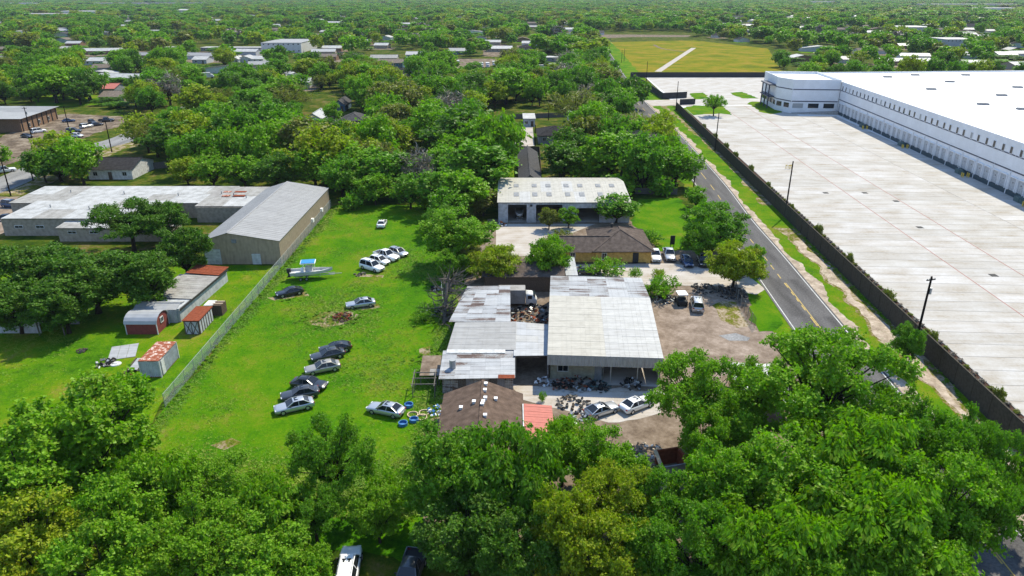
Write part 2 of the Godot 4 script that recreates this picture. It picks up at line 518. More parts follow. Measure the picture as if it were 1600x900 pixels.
# upright wall as a row of ribs between two points
func ribbed(called: String, parent: Node3D, a: Vector3, b: Vector3, h: float, pitch: float, m: Material) -> void:
	var d := (b - a).normalized()
	var out := d.cross(Vector3.UP) * 0.05
	var n := maxi(2, int((b - a).length() / pitch))
	var s := st()
	var up := Vector3(0, h, 0)
	for i in n:
		var p0 := a.lerp(b, float(i) / n)
		var p1 := a.lerp(b, (i + 0.55) / n)
		var p2 := a.lerp(b, (i + 0.7) / n)
		var p3 := a.lerp(b, (i + 0.85) / n)
		var p4 := a.lerp(b, float(i + 1) / n)
		quad(s, p0, p0 + up, p1 + up, p1)
		quad(s, p1, p1 + up, p2 + up + out, p2 + out)
		quad(s, p2 + out, p2 + up + out, p3 + up + out, p3 + out)
		quad(s, p3 + out, p3 + up + out, p4 + up, p4)
	bx(s, (a + b) / 2 + up / 2 - out * 1.2, Vector3((b - a).length(), h, 0.06), Basis(d, Vector3.UP, d.cross(Vector3.UP)))
	obj(s, called, m, parent)

func win(parent: Node3D, c: Vector3, w: float, h: float, out: Vector3, glass := "glass", frame := "white_paint") -> void:
	var side := Vector3.UP.cross(out).normalized()
	var b := Basis(side, Vector3.UP, out)
	var g := st()
	bx(g, Vector3.ZERO, Vector3(w, h, 0.06), b)
	var o := obj(g, "window", M[glass], parent, c + out * 0.02)
	var s := st()
	for k in [-1, 1]:
		bx(s, side * k * (w / 2), Vector3(0.09, h + 0.12, 0.14), b)
		bx(s, Vector3(0, k * (h / 2), 0), Vector3(w - 0.09, 0.09, 0.14), b)
	bx(s, Vector3.ZERO, Vector3(0.05, h - 0.1, 0.1), b)
	obj(s, "frame", M[frame], o)

# gabled building round the node's origin; w along x, d along z, ridge along "x" or "z"
func gable(o: Node3D, w: float, d: float, eave: float, ridge: float, axis: String, wall: String, roof: Array, nu: int, nv: int, over := 0.4, at := Vector3.ZERO, shift := 0.0) -> void:
	var hw := w / 2
	var hd := d / 2
	var s := st()
	var p := []
	for y in [0.0, eave - 0.02]:
		for q in [[-hw, hd], [hw, hd], [hw, -hd], [-hw, -hd]]: p.append(Vector3(q[0], y, q[1]) + at)
	hexa(s, p)
	var rr := ridge - 0.08
	if axis == "x":
		for k in [-1, 1]: tri(s, at + Vector3(k * hw, eave, -hd), at + Vector3(k * hw, rr, shift), at + Vector3(k * hw, eave, hd))
	else:
		for k in [-1, 1]: tri(s, at + Vector3(-hw, eave, k * hd), at + Vector3(shift, rr, k * hd), at + Vector3(hw, eave, k * hd))
	obj(s, "wall", M[wall], o)
	var rn := node("roof", o)
	var e := eave - over * (ridge - eave) / (hd if axis == "x" else hw)
	if axis == "x":
		var r0 := at + Vector3(-hw - over, ridge, shift)
		var r1 := at + Vector3(hw + over, ridge, shift)
		roof_plane(rn, at + Vector3(-hw - over, e, hd + over), at + Vector3(hw + over, e, hd + over), r1, r0, nu, nv, roof, "roof_sheet")
		roof_plane(rn, at + Vector3(hw + over, e, -hd - over), at + Vector3(-hw - over, e, -hd - over), r0, r1, nu, nv, roof, "roof_sheet")
		box_part("ridge_cap", M[roof[0]], rn, (r0 + r1) / 2 + Vector3(0, 0.03, 0), Vector3(w + 2 * over, 0.07, 0.35))
	else:
		var r0 := at + Vector3(shift, ridge, hd + over)
		var r1 := at + Vector3(shift, ridge, -hd - over)
		roof_plane(rn, at + Vector3(hw + over, e, hd + over), at + Vector3(hw + over, e, -hd - over), r1, r0, nu, nv, roof, "roof_sheet")
		roof_plane(rn, at + Vector3(-hw - over, e, -hd - over), at + Vector3(-hw - over, e, hd + over), r0, r1, nu, nv, roof, "roof_sheet")
		box_part("ridge_cap", M[roof[0]], rn, (r0 + r1) / 2 + Vector3(0, 0.03, 0), Vector3(0.35, 0.07, d + 2 * over))

# hipped roof over a box
func hip(o: Node3D, w: float, d: float, eave: float, ridge: float, wall: String, roof: String, over := 0.5, at := Vector3.ZERO) -> void:
	box_part("wall", M[wall], o, at + Vector3(0, eave / 2, 0), Vector3(w, eave, d))
	var hw := w / 2 + over
	var hd := d / 2 + over
	var c := [Vector3(-hw, eave, hd), Vector3(hw, eave, hd), Vector3(hw, eave, -hd), Vector3(-hw, eave, -hd)]
	var m := minf(hw, hd)
	var r0 := Vector3(-hw + m, ridge, 0) if hw >= hd else Vector3(0, ridge, hd - m)
	var r1 := Vector3(hw - m, ridge, 0) if hw >= hd else Vector3(0, ridge, -hd + m)
	var rn := node("roof", o)
	var faces := [[c[0], c[1], r1, r0], [c[1], c[2], r1, r1], [c[2], c[3], r0, r1], [c[3], c[0], r0, r0]] if hw >= hd else [[c[0], c[1], r0, r0], [c[1], c[2], r1, r0], [c[2], c[3], r1, r1], [c[3], c[0], r0, r1]]
	for f in faces:
		var s := st()
		quad(s, f[0], f[3], f[2], f[1])
		quad(s, f[0] - Vector3(0, .15, 0), f[0], f[1], f[1] - Vector3(0, .15, 0))
		obj(s, "roof_slope", M[roof], rn, at)
	var s2 := st()
	for f in c: bar(s2, f + Vector3(0, .02, 0), (r0 if f.distance_to(r0) < f.distance_to(r1) else r1) + Vector3(0, .02, 0), 0.3, 0.06)
	if r0.distance_to(r1) > 0.2: bar(s2, r0 + Vector3(0, .03, 0), r1 + Vector3(0, .03, 0), 0.3, 0.06)
	obj(s2, "ridge_cap", M[roof], rn, at)

# ---------------------------------------------------------------- vehicles
func loft(s: SurfaceTool, sts: Array) -> void:   # stations [z, half width, bottom, top], nose first
	var rings := []
	for q in sts:
		var w: float = q[1]
		var h: float = q[3] - q[2]
		var ring := []
		for k in [[-.86, 0.], [-.97, .12], [-1., .45], [-.98, .72], [-.93, .92], [-.72, 1.], [0., 1.03], [.72, 1.], [.93, .92], [.98, .72], [1., .45], [.97, .12], [.86, 0.]]:
			ring.append(Vector3(k[0] * w, q[2] + k[1] * h, q[0]))
		rings.append(ring)
	s.set_smooth_group(1)
	for i in rings.size() - 1:
		for j in 12:
			quad(s, rings[i][j], rings[i][j + 1], rings[i + 1][j + 1], rings[i + 1][j])
		quad(s, rings[i][12], rings[i][0], rings[i + 1][0], rings[i + 1][12])
	for e in [0, rings.size() - 1]:
		var mid := Vector3(0, (sts[e][2] + sts[e][3]) / 2, sts[e][0])
		for j in 12: tri(s, mid, rings[e][j], rings[e][j + 1])
	s.set_smooth_group(-1)

const CARS := {
	"sedan": {"L": 4.8, "W": 1.84, "belt": 0.93, "top": 1.44, "g": [-0.95, -0.1, 1.15, 1.95], "wr": 0.33, "hood": 0.86, "deck": 0.98},
	"coupe": {"L": 4.6, "W": 1.82, "belt": 0.90, "top": 1.36, "g": [-0.85, 0.0, 0.95, 2.05], "wr": 0.33, "hood": 0.84, "deck": 0.96},
	"suv": {"L": 5.1, "W": 1.98, "belt": 1.10, "top": 1.84, "g": [-1.1, -0.45, 2.2, 2.42], "wr": 0.39, "hood": 1.06, "deck": 1.10},
	"hatch": {"L": 4.3, "W": 1.80, "belt": 1.0, "top": 1.58, "g": [-1.05, -0.3, 1.6, 2.02], "wr": 0.33, "hood": 0.94, "deck": 1.02},
	"pickup": {"L": 5.7, "W": 2.0, "belt": 1.12, "top": 1.86, "g": [-1.05, -0.4, 0.85, 1.05], "wr": 0.40, "hood": 1.08, "deck": 0.78},
}

func make_car(kind: String) -> Node3D:
	if car_protos.has(kind): return car_protos[kind]
	var S: Dictionary = CARS[kind]
	var o := Node3D.new()
	o.set_meta("category", "pickup" if kind == "pickup" else "car")
	var L: float = S.L / 2
	var w: float = S.W / 2
	var s := st()
	var tail: Array = [[S.g[3] + 0.05, w, .24, S.deck], [L - .22, w * .97, .28, S.deck - .02], [L - .04, w * .9, .34, S.deck - .12], [L, w * .78, .42, S.deck - .25]]
	if kind == "pickup": tail = [[S.g[3] + 0.1, w, .28, S.deck], [L - .1, w * .98, .4, S.deck], [L, w * .95, .45, S.deck - .05]]
	loft(s, [[-L, w * .7, .38, S.hood - .28], [-L + .07, w * .86, .3, S.hood - .17], [-L + .35, w * .96, .22, S.hood - .07], [-L + .9, w * .99, .2, S.hood - .01], [S.g[0], w, .2, S.hood + .02], [S.g[1], w, .2, S.belt], [S.g[2], w, .22, S.belt]] + tail)
	if kind == "pickup":
		for k in [-1, 1]: bx(s, Vector3(k * (w - .06), .93, (S.g[3] + L) / 2 + .1), Vector3(.1, .34, L - S.g[3] - .25))
		bx(s, Vector3(0, .93, L - .06), Vector3(w * 1.9, .34, .08))
	obj(s, "body", M["paint_white"], o)
	if kind == "pickup": box_part("bed_floor", M["dark"], o, Vector3(0, .83, (S.g[3] + L) / 2 + .05), Vector3(w * 1.75, .03, L - S.g[3] - .3))
	# greenhouse
	var wb := w * 0.90
	var wt := w * 0.68
	var yb: float = S.belt - 0.02
	var yt: float = S.top - 0.05
	var B := [Vector3(-wb, yb, S.g[0]), Vector3(wb, yb, S.g[0]), Vector3(wb, yb, S.g[3]), Vector3(-wb, yb, S.g[3])]
	var T := [Vector3(-wt, yt, S.g[1]), Vector3(wt, yt, S.g[1]), Vector3(wt, yt, S.g[2]), Vector3(-wt, yt, S.g[2])]
	for f in [[0, 1, "windscreen"], [2, 3, "rear_window"]]:
		s = st()
		quad(s, B[f[0]], B[f[1]], T[f[1]], T[f[0]])
		obj(s, f[2], M["car_glass"], o)
	for f in [[1, 2], [3, 0]]:
		var bm: Vector3 = B[f[0]].lerp(B[f[1]], .5)
		var tm: Vector3 = T[f[0]].lerp(T[f[1]], .5)
		for h in [[B[f[0]], bm, tm, T[f[0]]], [bm, B[f[1]], T[f[1]], tm]]:
			s = st()
			quad(s, h[0], h[1], h[2], h[3])
			obj(s, "side_window", M["car_glass"], o)
	s = st()
	for k in 4: bar(s, B[k] + Vector3(0, .0, 0), T[k], 0.09, 0.07)
	for k in [[1, 2], [3, 0]]: bar(s, B[k[0]].lerp(B[k[1]], .5), T[k[0]].lerp(T[k[1]], .5), 0.08, 0.05)
	obj(s, "pillars", M["paint_white"], o)
	s = st()
	s.set_smooth_group(1)
	var rows := []
	for q in [[0., 0.0, 1.04], [.05, .035, .99], [.5, .07, .97], [.95, .035, .99], [1., 0.0, 1.04]]:
		var z: float = lerpf(S.g[1] - .04, S.g[2] + .05, q[0])
		var row := []
		for k in [[-1., -.02], [-.9, .03], [0., .06], [.9, .03], [1., -.02]]: row.append(Vector3(k[0] * wt * q[2], yt + k[1] + q[1] * .6, z))
		rows.append(row)
	for i in 4:
		for j in 4: quad(s, rows[i][j], rows[i][j + 1], rows[i + 1][j + 1], rows[i + 1][j])
	obj(s, "roof", M["paint_white"], o)
	if kind == "suv":
		for k in [-1, 1]: box_part("roof_rail", M["steel"], o, Vector3(k * wt * .86, S.top + .05, .8), Vector3(.06, .06, 2.2))
		for k in 4: box_part("roof_rib", M["paint_white"], o, Vector3(-.36 + k * .24, S.top + .035, 1.1), Vector3(.08, .03, 1.5))
	if kind != "pickup": box_part("sunroof", M["car_glass"], o, Vector3(0, S.top + .028, lerpf(S.g[1], S.g[2], .3)), Vector3(.8, .02, .45))
	# lamps, bumpers, mirrors, wheels
	for k in [-1, 1]:
		box_part("headlight", M["head_lamp"], o, Vector3(k * w * .66, S.hood - .22, -L + .1), Vector3(.36, .13, .12))
		box_part("tail_light", M["tail_lamp"], o, Vector3(k * w * .74, S.deck - .2 if kind != "pickup" else .85, L - .06), Vector3(.26, .16, .12))
		box_part("mirror", M["dark"], o, Vector3(k * (w + .06), S.belt + .08, S.g[0] + .45), Vector3(.2, .13, .1))
	box_part("grille", M["dark"], o, Vector3(0, S.hood - .34, -L + .02), Vector3(w * .8, .16, .08))
	box_part("number_plate", M["white_plastic"], o, Vector3(0, .6, L + .005), Vector3(.32, .15, .03))
	for k in [-1, 1]:
		for f in [-1, 1]:
			var wn := node("wheel", o)
			wn.position = Vector3(k * (w - .1), S.wr, f * S.L * .3 + (.05 if f > 0 else -.02))
			s = st()
			tube(s, Vector3(-k * .1, 0, 0), Vector3(k * .115, 0, 0), S.wr, S.wr, 14)
			obj(s, "tyre", M["tyre"], wn)
			s = st()
			tube(s, Vector3(k * .1, 0, 0), Vector3(k * .125, 0, 0), S.wr * .66, S.wr * .6, 10)
			obj(s, "rim", M["rim"], wn)
	car_protos[kind] = o
	return o

func car(x: float, z: float, yaw: float, kind: String, paint: String, label: String, group := "", called := "") -> Node3D:
	var o := copy(make_car(kind), called if called else ("parked_" + ("pickup" if kind == "pickup" else "car")), label, Vector3(x, 0.02, z), yaw, group)
	for n in ["body", "roof", "pillars"]: (o.get_node(n) as MeshInstance3D).material_override = M["paint_" + paint]
	return o

func scrap_heap(x: float, z: float, r: float, h: float, n: int, keys: Array, label: String, category := "scrap", seed_ := 5, called := "scrap_heap") -> void:
	var o := thing(called, label, category, Vector3(x, 0, z))
	var g := RandomNumberGenerator.new()
	g.seed = seed_
	for key in keys:
		var s := st()
		for i in 2 * n / keys.size() + 1:
			var a := g.randf() * TAU
			var q := r * sqrt(g.randf())
			var y := h * (1.0 - q / r) * g.randf()
			var b := Basis.from_euler(Vector3(g.randf_range(-.6, .6), g.randf() * TAU, g.randf_range(-.6, .6)))
			bx(s, Vector3(cos(a) * q, y + .12, sin(a) * q), Vector3(g.randf_range(.1, .6), g.randf_range(.04, .25), g.randf_range(.1, .45)) * (0.7 + r * .12), b)
		obj(s, "piece", M[key], o).set_meta("kind", "stuff")
	if category == "scrap" and r > 1.1:
		for i in 6:
			var t := st()
			var at := Vector3(g.randf_range(-.7, .7) * r, h * g.randf_range(.2, .7), g.randf_range(-.6, .6) * r)
			tube(t, Vector3(0, -.11, 0), Vector3(0, .11, 0), .33, .33, 12)
			var ty := obj(t, "tyre", M["tyre"], o, at)
			ty.rotation = Vector3(g.randf_range(-.8, .8), 0, g.randf_range(-.8, .8))

func pole(x: float, z: float, h: float, label: String, arms := 1, yaw := 0.0, lean := 0.0) -> Node3D:
	var o := thing("utility_pole", label, "pole", Vector3(x, 0, z), yaw, "wooden utility poles")
	var s := st()
	tube(s, Vector3(0, -.2, 0), Vector3(lean, h, 0), .19, .13, 8)
	obj(s, "shaft", M["pole_wood"], o)
	for k in arms:
		box_part("crossarm", M["pole_wood"], o, Vector3(lean, h - .5 - k * 1.1, 0), Vector3(1.5, .12, .12))
		for q in [-.65, -.25, .25, .65]: box_part("insulator", M["steel"], o, Vector3(lean + q, h - .36 - k * 1.1, 0), Vector3(.09, .18, .09))
	if arms > 0:
		s = st()
		tube(s, Vector3(.32, h - 2.6, 0), Vector3(.32, h - 1.7, 0), .22, .22, 8)
		obj(s, "transformer", M["steel"], o)
	return o

func wire_fence(pts: Array, h: float, bay: float, label: String, mesh_key := "wire", called := "chain_link_fence") -> void:
	var o := thing(called, label, "fence", Vector3(pts[0].x, 0, pts[0].y))
	var org: Vector2 = pts[0]
	var cache := {}
	for i in pts.size() - 1:
		var a: Vector2 = pts[i] - org
		var b: Vector2 = pts[i + 1] - org
		var n := maxi(1, roundi((b - a).length() / bay))
		var d := (b - a).normalized()
		var bs := Basis(Vector3(d.x, 0, d.y), Vector3.UP, Vector3(-d.y, 0, d.x))
		var step := (b - a).length() / n
		if not cache.has(i):
			var s := st()
			var g := 0.16
			var k := -h
			while k < step:
				for sg in [0, 1]:
					var x0 := maxf(k, 0.0)
					var x1 := minf(k + h, step)
					if x1 > x0:
						var y0 := x0 - k
						var y1 := x1 - k
						if sg: y0 = h - y0; y1 = h - y1
						bar(s, Vector3(x0, y0, 0), Vector3(x1, y1, 0), 0.009)
				k += g
			bar(s, Vector3(0, h, 0), Vector3(step, h, 0), 0.035)
			s.generate_normals()
			var ps := st()
			tube(ps, Vector3(0, -.1, 0), Vector3(0, h + .08, 0), .045, .045, 6)
			ps.generate_normals()
			cache[i] = [s.commit(), ps.commit()]
		for k in n:
			var q := a.lerp(b, float(k) / n)
			share(cache[i][0], "mesh_panel", M[mesh_key], o, Vector3(q.x, .03, q.y), bs)
			share(cache[i][1], "post", M["steel"], o, Vector3(q.x, 0, q.y), bs)

func panel_fence(pts: Array, h: float, bay: float, key: String, label: String, called: String, category := "fence", thick := .14, piece := "panel") -> void:
	var org: Vector2 = pts[0]
	var o := thing(called, label, category, Vector3(org.x, 0, org.y))
	for i in pts.size() - 1:
		var a: Vector2 = pts[i] - org
		var b: Vector2 = pts[i + 1] - org
		var n := maxi(1, roundi((b - a).length() / bay))
		var d := (b - a).normalized()
		var bs := Basis(Vector3(d.x, 0, d.y), Vector3.UP, Vector3(-d.y, 0, d.x))
		var step := (b - a).length() / n
		var s := st()
		bx(s, Vector3(step / 2, h / 2 - .1, 0), Vector3(step - .06, h, thick))
		bx(s, Vector3(step / 2, h - .06, 0), Vector3(step - .08, .1, thick + .05))
		s.generate_normals()
		var ps := st()
		bx(ps, Vector3(0, h / 2 - .08, 0), Vector3(.22 if thick > .1 else .1, h + .06, thick + .1))
		ps.generate_normals()
		var m0 := s.commit()
		var m1 := ps.commit()
		for k in n:
			var q := a.lerp(b, float(k) / n)
			share(m0, piece, M[key], o, Vector3(q.x, 0, q.y), bs)
			share(m1, "post", M[key], o, Vector3(q.x, 0, q.y), bs)

# ---------------------------------------------------------------- the place
func _ready() -> void:
	rng.seed = 7
	var cam := Camera3D.new()
	cam.name = "camera"
	cam.position = Vector3(0, 48, 0)
	cam.rotation_degrees = Vector3(-22.616, 0, 0)
	cam.fov = 44.172
	cam.near = 0.5; cam.far = 12000
	add_child(cam)
	var sky := ProceduralSkyMaterial.new()
	sky.sky_top_color = Color(.42, .55, .74); sky.sky_horizon_color = Color(.80, .83, .85)
	sky.ground_bottom_color = Color(.2, .22, .14); sky.ground_horizon_color = Color(.55, .62, .62)
	sky.sky_curve = 0.12
	var env := Environment.new()
	env.background_mode = Environment.BG_SKY
	env.sky = Sky.new(); env.sky.sky_material = sky
	env.background_energy_multiplier = 1.35
	env.tonemap_mode = Environment.TONE_MAPPER_LINEAR
	env.tonemap_exposure = 1.5
	env.sdfgi_enabled = true; env.ssao_enabled = true; env.ssil_enabled = true
	env.fog_enabled = true; env.fog_density = 0.00005; env.fog_light_color = Color(.80, .86, .92)
	var we := WorldEnvironment.new()
	we.name = "world"; we.environment = env
	add_child(we)
	var sun := DirectionalLight3D.new()
	sun.name = "sun"
	sun.light_energy = 1.45; sun.light_angular_distance = 0.55; sun.light_color = Color(1, .97, .885)
	sun.shadow_enabled = true
	sun.directional_shadow_max_distance = 600
	add_child(sun)
	sun.look_at_from_position(Vector3.ZERO, -Vector3(.57, 1.28, -.82))
	make_materials()
	ground()
	warehouse()
	sheds()
	houses()
	fences_and_poles()
	vehicles()
	junk()
	near_trees()
	far_place()
	grass()
	for k in car_protos: car_protos[k].free()

const ROAD := [Vector2(44.4, -46.67), Vector2(44.79, -54.64), Vector2(47.52, -99.68), Vector2(48.51, -115.22), Vector2(49.69, -133.87), Vector2(50.96, -157.48), Vector2(53.96, -193.94), Vector2(57.51, -267.89), Vector2(58.76, -332.94), Vector2(62.05, -396.47), Vector2(67.93, -483.8), Vector2(80.21, -644.58), Vector2(92.44, -847.65)]
const SIDE_ROAD := [Vector2(-138.22, -177.69), Vector2(-137.74, -186.86), Vector2(-139.35, -204.72), Vector2(-141.05, -232.92), Vector2(-137.31, -250.44), Vector2(-138.66, -273.29), Vector2(-144.13, -319.52), Vector2(-144.44, -365.62), Vector2(-146.47, -419.94), Vector2(-146.66, -513.94), Vector2(-155.43, -659.03), Vector2(-160, -780.91)]

func ground() -> void:
	var s := st()
	quad(s, Vector3(-6000, 0, 400), Vector3(-6000, 0, -9000), Vector3(6000, 0, -9000), Vector3(6000, 0, 400))
	obj(s, "ground", M["ground"]).set_meta("kind", "structure")
	sheet("field", [Vector2(-43.4, -58), Vector2(-43.8, -168), Vector2(-10, -168), Vector2(-8, -112), Vector2(-9.5, -84), Vector2(-8, -50)], .012, M["lawn"])
	sheet("lawn", [Vector2(-150, -60), Vector2(-150, -112), Vector2(-95, -126), Vector2(-44, -126.5), Vector2(-44, -60)], .012, M["yard_lawn"])
	sheet("lawn", [Vector2(31.3, -172.81), Vector2(41.99, -174.01), Vector2(43.7, -154.99), Vector2(37.33, -134.63), Vector2(29.6, -134.63), Vector2(28.71, -142.69), Vector2(26.43, -151.63)], .03, M["lawn"])
	sheet("lawn", [Vector2(-1.03, -227.9), Vector2(2.52, -231.9), Vector2(1.38, -186.86), Vector2(-0.83, -180.23), Vector2(-5, -180.23)], .03, M["yard_lawn"])
	sheet("yard", [Vector2(-8.5, -50), Vector2(-9.3, -112), Vector2(-6, -135), Vector2(-6, -156), Vector2(30, -156), Vector2(44, -140), Vector2(44, -50)], .02, M["dirt"])
	sheet("gravel_lot", [Vector2(24.72, -113.77), Vector2(35.86, -114.64), Vector2(37.76, -109.61), Vector2(37.3, -98.54), Vector2(40.56, -97.43), Vector2(36.36, -89.22), Vector2(25.49, -82.08), Vector2(19.54, -82.08)], .035, M["gravel"])
	sheet("driveway", [Vector2(-3.59, -152.57), Vector2(18.67, -152.57), Vector2(10.89, -143.54), Vector2(6.09, -142.69), Vector2(4.8, -131.63), Vector2(-3.16, -131.63)], .04, M["drive"])
	sheet("driveway", [Vector2(11.6, -126.65), Vector2(25.75, -127.34), Vector2(30.66, -127.34), Vector2(37.31, -124.61), Vector2(43.33, -120.7), Vector2(44.38, -114.64), Vector2(41.69, -111.8), Vector2(37.3, -115.81), Vector2(23.89, -116.7), Vector2(11.16, -118.21)], .045, M["drive"])
	sheet("lawn", [Vector2(33.11, -107.49), Vector2(35.6, -109.61), Vector2(37.6, -109.07), Vector2(37.29, -104.45), Vector2(37.06, -99.68), Vector2(34.73, -99.22), Vector2(33.31, -102.02)], .05, M["verge"])
	sheet("lawn", [Vector2(40.38, -112.92), Vector2(42.78, -111.8), Vector2(42.66, -100.6), Vector2(40.3, -98.09), Vector2(37.28, -97.87)], .05, M["lawn"])
	sheet("puddle_patch", [Vector2(31.47, -96.34), Vector2(34.15, -97.21), Vector2(35.82, -95.69), Vector2(35.11, -94.63), Vector2(32.44, -94.63)], .05, M["old_asphalt"])
	sheet("path", [Vector2(0, -82.08), Vector2(6.71, -80.76), Vector2(20.13, -80.76), Vector2(18.12, -74.66), Vector2(11.57, -72.69), Vector2(6.38, -75.82), Vector2(1.22, -78.07)], .04, M["drive"])
	for q in [[Vector2(-32.39, -100.84), Vector2(-31.2, -104.94), Vector2(-27.2, -105.7), Vector2(-24.76, -103.95), Vector2(-25.65, -100.84), Vector2(-29.27, -99.22)], [Vector2(-50.23, -131.63), Vector2(-50.07, -134.25), Vector2(-48.45, -132.37), Vector2(-48.88, -129.81)], [Vector2(-50.78, -142.69), Vector2(-49.36, -147.04), Vector2(-47.21, -144.4), Vector2(-48.82, -139.37)], [Vector2(-34.57, -68.36), Vector2(-32.87, -69.76), Vector2(-31.02, -68.74), Vector2(-32.68, -67.25)], [Vector2(-28.48, -106.72), Vector2(-22.47, -108.54), Vector2(-21.56, -106.98), Vector2(-27.09, -105.19)], [Vector2(-41.73, -111.24), Vector2(-35.78, -113.49), Vector2(-34.89, -111.8), Vector2(-40.13, -109.61)], [Vector2(-28.84, -121.98), Vector2(-23.53, -121.34), Vector2(-23.32, -120.07), Vector2(-28.58, -120.7)], [Vector2(-13.54, -92.16), Vector2(-12.06, -93.17), Vector2(-11.27, -89.22), Vector2(-12.59, -88.08)], [Vector2(-10.91, -73.66), Vector2(-9.08, -74.09), Vector2(-8.72, -70.28), Vector2(-10.07, -68.99)]]:
		sheet("dirt_patch", q, .02, M["verge"])
	# meadow beyond the court and its path
	sheet("meadow", [Vector2(97.33, -780.91), Vector2(197.59, -812.94), Vector2(236.36, -689.89), Vector2(172.25, -468.05), Vector2(85.31, -468.05), Vector2(71.09, -468.05), Vector2(80.6, -604.71)], .02, M["meadow"])
	strip("meadow_path", smooth_line([Vector2(95.61, -483.8), Vector2(125.09, -569.35), Vector2(169.74, -698.05)]), -2.2, 2.2, .06, M["drive"])
	strip("meadow_path", smooth_line([Vector2(140.78, -741.84), Vector2(138.86, -689.89), Vector2(152.08, -651.73)]), -1.5, 1.5, .05, M["pale_dirt"])
	# road with shoulders, verge and lines
	var line := smooth_line(ROAD, 8)
	var fine := smooth_line(ROAD, 40)
	strip("verge", fine, 3.9, 14.5, .03, M["yard_lawn"])
	strip("dirt_shoulder", fine.slice(0, 330), 3.9, 5.7, .045, M["sand"])
	strip("dirt_shoulder", fine.slice(0, 190), 8.1, 11.5, .04, M["verge"])
	strip("dirt_shoulder", fine.slice(0, 175), 8.6, 10.6, .05, M["sand"])
	strip("dirt_shoulder", fine.slice(215, 330), 9.6, 11.6, .04, M["verge"])
	strip("verge", line, -3.9, -7.5, .03, M["yard_lawn"])
	var rd := strip("road", line, -4.3, 4.3, .08, M["asphalt"])
	strip("edge_line", line, -3.95, -3.8, .088, M["white_line"], rd)
	strip("edge_line", line, 3.8, 3.95, .088, M["white_line"], rd)
	var i := 0
	while i < line.size() - 3:
		strip("lane_dash", line.slice(i, i + 2), -.09, .09, .088, M["yellow_line"], rd)
		i += 2
	strip("lane_line", line.slice(0, 26), .18, .32, .088, M["yellow_line"], rd)
	var l2 := smooth_line(SIDE_ROAD, 6)
	strip("side_road", l2, -5.5, 5.5, .05, M["old_asphalt"])
	strip("verge", l2, 5.5, 12, .03, M["verge"])
	sheet("parking_lot", [Vector2(-183.26, -255.2), Vector2(-196.35, -305.37), Vector2(-188.84, -308.79), Vector2(-163.5, -302.02), Vector2(-150.59, -289.26), Vector2(-153.36, -267.89), Vector2(-152.6, -251.61), Vector2(-152.69, -227.9), Vector2(-151.82, -208)], .04, M["pale_dirt"])
	sheet("parking_lot", [Vector2(-137.79, -177.07), Vector2(-125.12, -175.22), Vector2(-111.57, -154.99), Vector2(-108.45, -147.04), Vector2(-112.87, -141.43)], .04, M["gravel"])
	sheet("dirt_lot", [Vector2(-55, -580.68), Vector2(0, -580.68), Vector2(5.03, -483.8), Vector2(-46.13, -483.8)], .04, M["pale_dirt"])
	sheet("dirt_lot", [Vector2(-26, -674.12), Vector2(8.48, -659.03), Vector2(7.65, -592.46), Vector2(-23.4, -604.71)], .04, M["pale_dirt"])
	sheet("dirt_lot", [Vector2(106.36, -926.52), Vector2(149.69, -926.52), Vector2(217.31, -912.4), Vector2(204.28, -872.44), Vector2(141.14, -872.44), Vector2(97.5, -847.65)], .04, M["pale_dirt"])
	sheet("lawn", [Vector2(-156, -500.59), Vector2(-50.98, -592.46), Vector2(-56.87, -468.05), Vector2(-122.35, -439.34)], .03, M["yard_lawn"])
	sheet("lawn", [Vector2(-242.34, -365.62), Vector2(-198.24, -370.44), Vector2(-179.31, -339.03), Vector2(-213.77, -327.06)], .03, M["yard_lawn"])
	sheet("dirt_lot", [Vector2(-415.99, -674.12), Vector2(-210.21, -644.58), Vector2(-184.36, -547.92), Vector2(-340.35, -547.92)], .03, M["pale_dirt"])
	sheet("driveway", [Vector2(4.52, -281.79), Vector2(8.04, -281.79), Vector2(7.58, -240.3), Vector2(0, -236.03)], .045, M["drive"])
	court()

func wx(z: float) -> float: return 57.9 + .0595 * (-71.3 - z)   # x of the boundary wall at depth z

